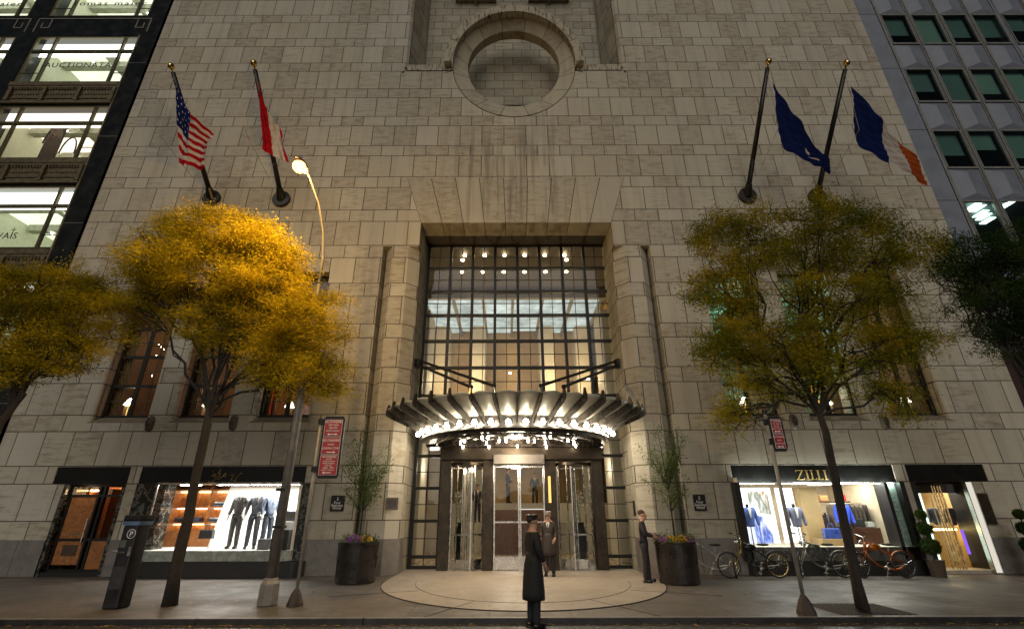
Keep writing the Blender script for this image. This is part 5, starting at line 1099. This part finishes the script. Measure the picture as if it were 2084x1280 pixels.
    T = {'p': ((0, 0, .97), (.115, .092))}; TE = []
    for s_ in (1, -1):
        t = str(s_); kn, an = L[s_]; T.update({'h'+t: ((s_*.092, 0, .86), .10), 'k'+t: (kn, .078), 'a'+t: ((an[0], an[1]-.01, an[2]-.025), .062)}); TE += [('p', 'h'+t), ('h'+t, 'k'+t), ('k'+t, 'a'+t)]
    skin('trousers', T, TE, tm, P, M, 2)
    for s_ in (1, -1):
        an = L[s_][1]; m = MB(); m.ball((an[0]+s_*.01, an[1]-.06, an[2]-.03), .05, 12, .95, 2.6, .9); m.box(an[0]-.04+s_*.01, an[0]+.04+s_*.01, an[1]-.17, an[1]+.06, an[2]-.078, an[2]-.06); o = m.build('shoe', mat('black_leather', (.012, .01, .01), .25), None, smooth=True); o.data.transform(M); adopt(o, P)
    if shirt:
        m = MB(); m.prism([(0, 1.20), (.055, 1.44), (.0, 1.47), (-.055, 1.44)], -.150, -.10, 'y'); o = m.build('shirt', WHT, None); o.data.transform(M @ Matrix.Rotation(R(-3), 4, 'X')); adopt(o, P)
        if tie: m = MB(); m.prism([(-.012, 1.43), (.012, 1.43), (.02, 1.24), (0, 1.20), (-.02, 1.24)], -.158, -.15, 'y'); o = m.build('tie', mat('tie_%d' % int(tie[2]*999), tie, .5), None); o.data.transform(M @ Matrix.Rotation(R(-3), 4, 'X')); adopt(o, P)
    if head:
        hm = mat('hair_%d' % int(hair[0]*999), hair, .7, 0, .4, 60); f = look; m = MB(); m.ball((0, .018-.03*f, 1.69), .098, 16, .86, 1.04, .82); o = m.build('hair', hm, None, smooth=True)
        o.data.transform(M @ Matrix.Translation((0, 0, 1.69)) @ Matrix.Rotation(R(22*f-8), 4, 'X') @ Matrix.Translation((0, 0, -1.685))); adopt(o, P)
        m = MB()
        for s_ in (1, -1): m.ball((s_*.03, -.093-.05*f, 1.652-.05*f), .009, 8)
        o = m.build('eyes', BLACK, None); o.data.transform(M); adopt(o, P)
        if cap:
            m = MB(); m.lathe([(.088, 1.68), (.090, 1.715), (.106, 1.738), (.104, 1.755), (.05, 1.772), (.001, 1.776)], (0, .0, 0), 20, .95, 1.1); m.prism([(-.075, -.07), (-.05, -.135), (0, -.155), (.05, -.135), (.075, -.07)], 1.675, 1.685); o = m.build('cap', mat('cap_%d' % int(cap[0]*999), cap, .6), None); o.data.transform(M); adopt(o, P)
    return P
person('person', 'man in a dark suit looking down at his hands beside the right planter', 'person', (3.36, -1.62, 0), R(72), 1.79, arms={1: ((.23, -.06, 1.16), (.10, -.27, 1.12)), -1: ((-.23, -.06, 1.16), (-.08, -.28, 1.10))}, legs={1: ((.12, -.03, .5), (.15, -.03, .08)), -1: ((-.09, .0, .5), (-.10, .05, .08))}, coat=(.028, .022, .030), trousers=(.022, .018, .024), look=.8, hair=(.07, .03, .02), tie=(.10, .10, .13))
ph = Matrix.Translation((3.36, -1.62, 0)) @ Matrix.Rotation(R(72), 4, 'Z'); q = ph @ Vector((.0, -.39, 1.16)); tag(MB().box(q.x-.05, q.x+.05, q.y-.04, q.y+.04, q.z, q.z+.012).build('phone', BLACK, bevel=.003), 'small dark phone held by the man in the suit', 'phone')
person('person', 'man in a peaked cap and long black overcoat standing on the kerb in the centre', 'person', (.04, -6.5, -.10), R(115), 1.80, coat=(.012, .012, .013), trousers=(.015, .017, .022), hem=.42, cap=(.014, .012, .011), hair=(.03, .02, .015), arms={1: ((.24, -.02, 1.17), (.19, -.17, 1.02)), -1: ((-.24, .0, 1.17), (-.2, -.12, .98))}, tie=(.05, .05, .07))
person('person', 'person in a pale cap near the door, behind the man in the overcoat', 'person', (.86, -.2, 0), R(-20), 1.76, coat=(.035, .026, .022), trousers=(.018, .015, .015), hem=.55, cap=(.42, .33, .30), arms={1: ((.24, 0, 1.17), (.22, -.14, 1.0)), -1: ((-.24, 0, 1.17), (-.22, -.14, 1.0))})
def inner(px, py, Y, z, label, coat, rz):
    p = at(px, py, Y); person('person', label, 'person', (p.x, Y, z), rz, 1.72+.05*rz, arms={1: ((.24, .03, 1.16), (.20-.1*rz, -.12-.1*rz, .98+.05*rz)), -1: ((-.25, .03, 1.16), (-.2, -.10, .95))}, coat=coat, trousers=(.015, .015, .018))
inner(972, 1000, 9.2, 1.3, 'man in a dark suit inside the lobby behind the left revolving door', (.02, .02, .024), .3)
inner(1034, 970, 11.5, 2.2, 'person in a dark blue uniform inside behind the left half of the centre door', (.02, .03, .07), 1.3)
inner(1088, 985, 11.9, 2.05, 'person in a dark jacket behind the reception desk inside the centre door', (.03, .03, .035), .1)
# orchids in the lobby
for px, lab in ((940, 'white orchids on a dark vase behind the left revolving door'), (1178, 'white orchids on a dark vase behind the right revolving door')):
    p = at(px, 1010, 3.2); O = thing('orchid_vase', lab, 'flowers', (p.x, 3.2, 0), 'orchid vases'); MB().lathe([(.18, 0), (.24, .9), (.12, 1.35), (.15, 1.4)], (p.x, 3.2, 0), 18).build('vase', BLACK, O, smooth=True)
    m = MB()
    for i in range(60): m.ball((p.x+random.gauss(0, .16), 3.2+random.gauss(0, .12), 2.25+random.gauss(0, .18)), random.uniform(.03, .055), 6, 1, 1, .5)
    m.build('bloom', WHT, O); m = MB()
    for i in range(5): m.tube([(p.x, 3.2, 1.35), (p.x+random.gauss(0, .1), 3.2, 2.2)], .01, 5)
    m.build('stem', PALM, O)

# ---------------------------------------------------------------- shop window contents
def dummy(px, Y, z, label, c, tc, rz, arms=None):
    p = at(px, 1090, Y); return person('mannequin', label, 'mannequin', (p.x, Y, z), rz, 1.80, coat=c, trousers=tc, head=False, skinm=MANQ, arms=arms, group='suited mannequins', tie=(.06, .06, .1), rough=.9)
dummy(476, .15, .73, 'leftmost headless white mannequin, in a charcoal double-breasted suit holding a bag', (.17, .16, .155), (.12, .115, .11), -.1)
dummy(512, .15, .73, 'middle headless white mannequin, in an open grey suit with hand on hip', (.20, .21, .25), (.10, .105, .12), .25, {1: ((.30, .05, 1.18), (.19, -.09, 1.02)), -1: ((-.26, .03, 1.16), (-.28, -.07, .92))})
dummy(541, .30, .73, 'rightmost headless white mannequin, turned sideways in a slate suit', (.15, .19, .27), (.09, .11, .15), 1.0)
def bag(name, label, x, y, z, w_, h, c, gold=False, rough=.45):
    B_ = thing(name, label, 'bag', (x, y, z)); m = MB(); m.prism([(x-w_/2, z), (x+w_/2, z), (x+w_*.46, z+h), (x-w_*.46, z+h)], y-.09, y+.09, 'y'); cm = mat(name+'_%d' % int(c[2]*999), c, rough); m.build('body', cm, B_, bevel=.02)
    m = MB(); m.tube([(x-w_*.22, y-.05, z+h*.9), (x-w_*.15, y-.05, z+h*1.45), (x+w_*.15, y-.05, z+h*1.45), (x+w_*.22, y-.05, z+h*.9)], .012, 6); m.build('handle', cm, B_)
    if gold: MB().box(x-.03, x+.03, y-.105, y-.09, z+h*.4, z+h*.6).build('clasp', GOLD, B_)
    return B_
p = at(424, 1080, .1); bag('travel_bag', 'black travel bag hanging from the hand of the leftmost mannequin', p.x-.02, .1, 1.02, .42, .26, (.02, .02, .022))
o = MB().box(-7.56, -7.05, .1, .5, .72, 1.50).build('display_plinth', WHITE, bevel=.005); tag(o, 'white display plinth carrying the black briefcase', 'plinth')
bag('briefcase', 'black briefcase with a gold clasp on the white plinth', -7.30, .3, 1.505, .42, .30, (.02, .02, .021), True)
o = MB().box(-7.95, -7.62, -.25, .1, .72, 1.02).build('display_plinth', mat('grey_plinth', (.12, .12, .12), .5), bevel=.005); tag(o, 'low grey display box left of the white plinth', 'plinth')
o = MB().box(-7.5, -7.0, -.38, -.1, .72, 1.28).build('display_plinth', BLACK, bevel=.005); tag(o, 'black display box behind the street lamp pole', 'plinth')
bag('small_bag', 'small black bag on the black display box', -7.36, -.25, 1.285, .2, .15, (.02, .02, .019))
rs_ = random.Random(4)
for i, (x, z) in enumerate(((-12.2, 1.47), (-11.6, 1.47), (-11.1, 1.47), (-11.6, 1.02), (-11.0, 1.02), (-10.4, 1.47), (-10.35, 1.97), (-10.4, 1.02))):
    S_ = thing('folded_stack', ['stack of folded knitwear on the cherry shelves behind the glass of the left shop'][0], 'clothes', (x, 1.7, z), 'folded knitwear on the cherry shelves')
    for q in range(3): c = rs_.choice(((.04, .05, .09), (.09, .1, .13), (.5, .5, .5), (.02, .02, .03))); MB().box(x-.17, x+.17, 1.5, 1.8, z+.0+q*.05, z+.046+q*.05).build('garment', mat('knit_%d' % int(c[0]*999), c, .9), S_, bevel=.012)
def bust(px, py, Y, label, c, w_=1., stand=True):
    p = at(px, py, Y); z = p.z; B_ = thing('jacket_bust', label, 'clothes display', (p.x, Y, z), 'jackets on stands'); M = Matrix.Translation((p.x, Y, z-1.2*w_)) @ Matrix.Scale(w_, 4)
    cm = mat('cloth_%d_%d_%d' % tuple(int(v*999) for v in c), c, .8, 0, .2, 25)
    J = {'w': ((0, 0, 1.1), (.15, .11)), 'm': ((0, 0, .88), (.18, .13)), 'c': ((0, 0, 1.32), (.18, .12)), 'n': ((0, .01, 1.45), (.07, .06))}; JE = [('w', 'm'), ('w', 'c'), ('c', 'n')]
    for s_ in (1, -1): J.update({'s%d' % s_: ((s_*.18, 0, 1.41), .07), 'e%d' % s_: ((s_*.245, .01, 1.15), .055), 'x%d' % s_: ((s_*.25, -.05, .92), .045)}); JE += [('c', 's%d' % s_), ('s%d' % s_, 'e%d' % s_), ('e%d' % s_, 'x%d' % s_)]
    skin('jacket', J, JE, cm, B_, M, 2)
    m = MB(); m.prism([(0, 1.15), (.05, 1.43), (0, 1.47), (-.05, 1.43)], -.145, -.10, 'y'); o = m.build('shirt', WHT if c[2] > .1 else mat('grey_knit', (.16, .17, .2), .8), None); o.data.transform(M); adopt(o, B_)
    m = MB(); m.tube([(0, 0, 1.45), (0, 0, 1.56)], .045, 10); m.tube([(0, 0, .3), (0, 0, .9)], .015, 6); o = m.build('stand', BLACK, None); o.data.transform(M); adopt(o, B_)
bust(1524, 1050, .35, 'blue suit jacket on a stand, leftmost in the right-hand shop window', (.05, .085, .26)); bust(1619, 1050, .35, 'grey suit jacket on a stand beside the small sign post', (.13, .13, .18), 1.02)
bust(1716, 1045, .6, 'bright blue jacket on a stand behind the thin tree trunk', (.04, .09, .62), 1.05); bust(1683, 1062, 1.3, 'dark brown sweater on a stand behind the blue handbag', (.05, .025, .02), .8)
bag('handbag', 'blue leather handbag on the low step of the right-hand shop window', 9.82, .35, .955, .52, .30, (.05, .10, .42), rough=.3)
bag('handbag', 'small red handbag high at the back of the right-hand shop', 11.75, 2.4, 2.1, .26, .22, (.6, .03, .02))
rk = thing('clothes_rail', 'rail of brown and grey coats inside the right-hand shop', 'clothes rail', (11.6, 2.0, .77)); MB().tube([(10.9, 2.0, 2.0), (12.2, 2.0, 2.0)], .015, 6).build('rail', STEEL, rk)
for i in range(9):
    x = 11.0+i*.14; c = rs_.choice(((.10, .04, .025), (.05, .05, .05), (.14, .12, .10), (.08, .03, .02))); m = MB(); m.prism([(x-.02, 1.0+rs_.random()*.2), (x+.05, 1.0), (x+.04, 1.9), (x+.015, 1.97), (x-.01, 1.9)], 1.75, 2.2, 'y'); m.build('coat', mat('coat_%d' % int(c[0]*999), c, .9), rk)
for i, (x, z, w_, h, c) in enumerate(((10.65, 1.17, .3, .12, (.02, .02, .02)), (10.85, 1.28, .18, .2, (.4, .25, .1)), (11.35, 1.27, .2, .25, (.03, .03, .03)), (11.65, 1.27, .22, .16, (.7, .68, .6)), (10.5, 1.66, .25, .2, (.1, .09, .08)), (10.9, 1.66, .2, .26, (.55, .5, .4)), (11.3, 2.11, .3, .18, (.35, .2, .08)))):
    tag(MB().box(x-w_/2, x+w_/2, 1.05 if z < 1.5 else 2.65, 1.3 if z < 1.5 else 2.9, z, z+h).build('gift_box', mat('box_%d' % int(c[1]*999), c, .5), bevel=.01), ['small black box on the dark table in the right-hand shop', 'tan box standing on the dark table in the right-hand shop', 'upright black box on the second table of the right-hand shop', 'pale box on the second table of the right-hand shop', 'dark box on the middle back shelf', 'cream box on the middle back shelf', 'tan box on the top back shelf'][i], 'box', 'boxes displayed in the right-hand shop')
for i, (x, c, lab) in enumerate(((13.62, (.11, .12, .16), 'grey jacket hanging inside the right-hand shop door, leftmost'), (14.15, (.03, .02, .03), 'dark coats hanging inside the right-hand shop door'))):
    G_ = thing('hanging_jacket', lab, 'clothes', (x, .8, 1.9)); M = Matrix.Translation((x, .8, .62)) @ Matrix.Scale(.85, 4)
    J = {'w': ((0, 0, 1.1), (.14, .09)), 'm': ((0, 0, .8), (.17, .10)), 'c': ((0, 0, 1.32), (.16, .10)), 'n': ((0, 0, 1.44), (.05, .05))}; JE = [('w', 'm'), ('w', 'c'), ('c', 'n')]
    for s_ in (1, -1): J.update({'s%d' % s_: ((s_*.17, 0, 1.39), .06), 'x%d' % s_: ((s_*.22, 0, .9), .05)}); JE += [('c', 's%d' % s_), ('s%d' % s_, 'x%d' % s_)]
    skin('jacket', J, JE, mat('cloth_%d_%d_%d' % tuple(int(v*999) for v in c), c, .8, 0, .2, 25), G_, M, 2)

# ---------------------------------------------------------------- bicycles (each faces left)
def bicycle(label, x, y, fc, fc2, rim_c, steer, lean=0., tank=None):
    B_ = thing('bicycle', label, 'bicycle', (x, y, 0), 'bicycles parked in front of the right-hand shop'); fm = mat('bike_%d_%d' % (int(fc[0]*999), int(fc[2]*999)), fc, .28, .5); rm = mat('rim_%d' % int(rim_c[0]*999), rim_c, .25, .9)
    r_ = .335
    def wheel(cx, turn):
        Mt = Matrix.Translation((x+cx, y, r_)) @ Matrix.Rotation(turn, 4, 'Z'); P = lambda a, q, o=0: Mt @ Vector((q*math.cos(a), o, q*math.sin(a)))
        W_ = MB(); W_.tube([P(6.2832*i/36, r_-.02) for i in range(36)], .024, 8, True); w = W_.build('wheel', RUB, B_, smooth=True)
        m = MB(); m.tube([P(6.2832*i/36, r_-.045) for i in range(36)], .013, 6, True); m.build('rim', rm, w, smooth=True)
        m = MB(); m.tube([P(0, 0, -.04), P(0, 0, .04)], .025, 8)
        for i in range(18): m.tube([P(6.2832*i/18, .02, .02*(-1)**i), P(6.2832*i/18+.1, r_-.05)], .003, 3)
        m.build('spokes', STEEL, w)
        return P
    Pf = wheel(0, steer); wheel(1.22, 0)
    cs = lambda pts: [(x+a, y+(c if len(p_) > 2 else 0), z) for p_ in pts for a, z, c in [(p_[0], p_[1], p_[2] if len(p_) > 2 else 0)]]
    hd, hb = (.27, .93), (.20, .70)
    m = MB(); m.tube(cs([hd, hb]), .03, 8)
    m.tube(cs([hd, (.45, .86), (.7, .70), (.95, .52), (1.22, .335)]), .022, 8); m.tube(cs([hb, (.30, .50), (.48, .33), (.70, .25), (.92, .22), (1.1, .24), (1.22, .335)]), .022, 8)
    m.tube(cs([(.95, .52), (.92, .38), (.92, .22)]), .018, 8); m.tube([(x+1.22+.37*math.cos(a), y, r_+.37*math.sin(a)) for a in [1.0+i*.18 for i in range(12)]], .012, 6)
    m.tube(cs([(.86, .60), (.90, .80)]), .014, 8); m.build('frame', fm, B_, smooth=True)
    m = MB(); off = .05
    for s_ in (-1, 1): m.tube([(x+.22, y+s_*.04, .78), (x+.20, y+s_*.055, .68), (x, y+s_*.055, r_)], .014, 7); m.tube([(x+.27, y+s_*.035, .98), (x+.2, y+s_*.05, .72)], .012, 7)
    m.build('fork', mat('bike_%d_%d' % (int(fc2[0]*999), int(fc2[2]*999)), fc2, .28, .7), B_, smooth=True)
    m = MB(); m.tube([(x+.27, y, .93), (x+.24, y, 1.06)], .014, 8); m.tube([(x+.16, y-.30, 1.14), (x+.20, y-.2, 1.12), (x+.25, y-.05, 1.06), (x+.25, y+.05, 1.06), (x+.20, y+.2, 1.12), (x+.16, y+.30, 1.14)], .012, 7); h_ = m.build('handlebar', STEEL, B_, smooth=True)
    m = MB()
    for s_ in (-1, 1): m.tube([(x+.10, y+s_*.31, 1.17), (x+.19, y+s_*.26, 1.13)], .019, 8)
    m.build('grip', RUB, h_); m = MB(); m.ball((x+.14, y, .92), .06, 10, 1, 1, 1); m.build('headlight', STEEL, B_, smooth=True)
    m = MB(); m.ball((x+.93, y, .86), .1, 14, 1.5, .9, .38); m.ball((x+.82, y, .865), .06, 10, 1.6, .5, .5); m.build('saddle', RUB, B_, smooth=True)
    if tank: m = MB(); m.ball((x+.50, y, .79), .13, 14, 1.5, .45, .75); o = m.build('tank', mat('bike_%d_%d' % (int(tank[0]*999), int(tank[2]*999)), tank, .25, .4), B_, smooth=True)
    m = MB(); m.tube([(x+.72, y-.06, .26), (x+.72, y+.06, .26)], .05, 10); m.bar((x+.72, y-.07, .26), (x+.62, y-.07, .14), .02, .015); m.box(x+.56, x+.66, y-.16, y-.07, .12, .145); m.bar((x+.72, y+.07, .26), (x+.82, y+.07, .38), .02, .015); m.box(x+.78, x+.88, y+.07, y+.16, .37, .395); m.bar((x+.78, y+.05, .24), (x+.74, y+.16, .0), .014, .014); m.build('pedals', STEEL, B_)
    m = MB(); m.grid(lambda u, v: (x+1.22+(.375+.0*u)*math.cos(.5+2.1*v), y-.035+.07*u, r_+.375*math.sin(.5+2.1*v)), 2, 14); m.build('mudguard', fm, B_, smooth=True, solid=.006, recalc=False)
bicycle('silver cruiser bicycle half hidden by the right planter', 4.75, -.75, (.42, .42, .42), (.3, .3, .3), (.3, .3, .3), .2)
bicycle('black cruiser bicycle with gold rims', 6.15, -.75, (.02, .02, .02), (.55, .38, .12), (.7, .5, .18), 1.05, tank=(.015, .015, .015))
bicycle('dull green cruiser bicycle with a chrome fork beside the sign post', 8.03, -.75, (.12, .13, .10), (.5, .5, .48), (.35, .34, .32), 1.0, tank=(.10, .11, .085))
bicycle('orange cruiser bicycle, rightmost of the row', 9.72, -.85, (.42, .11, .015), (.3, .1, .03), (.08, .08, .08), .35, tank=(.42, .11, .015))
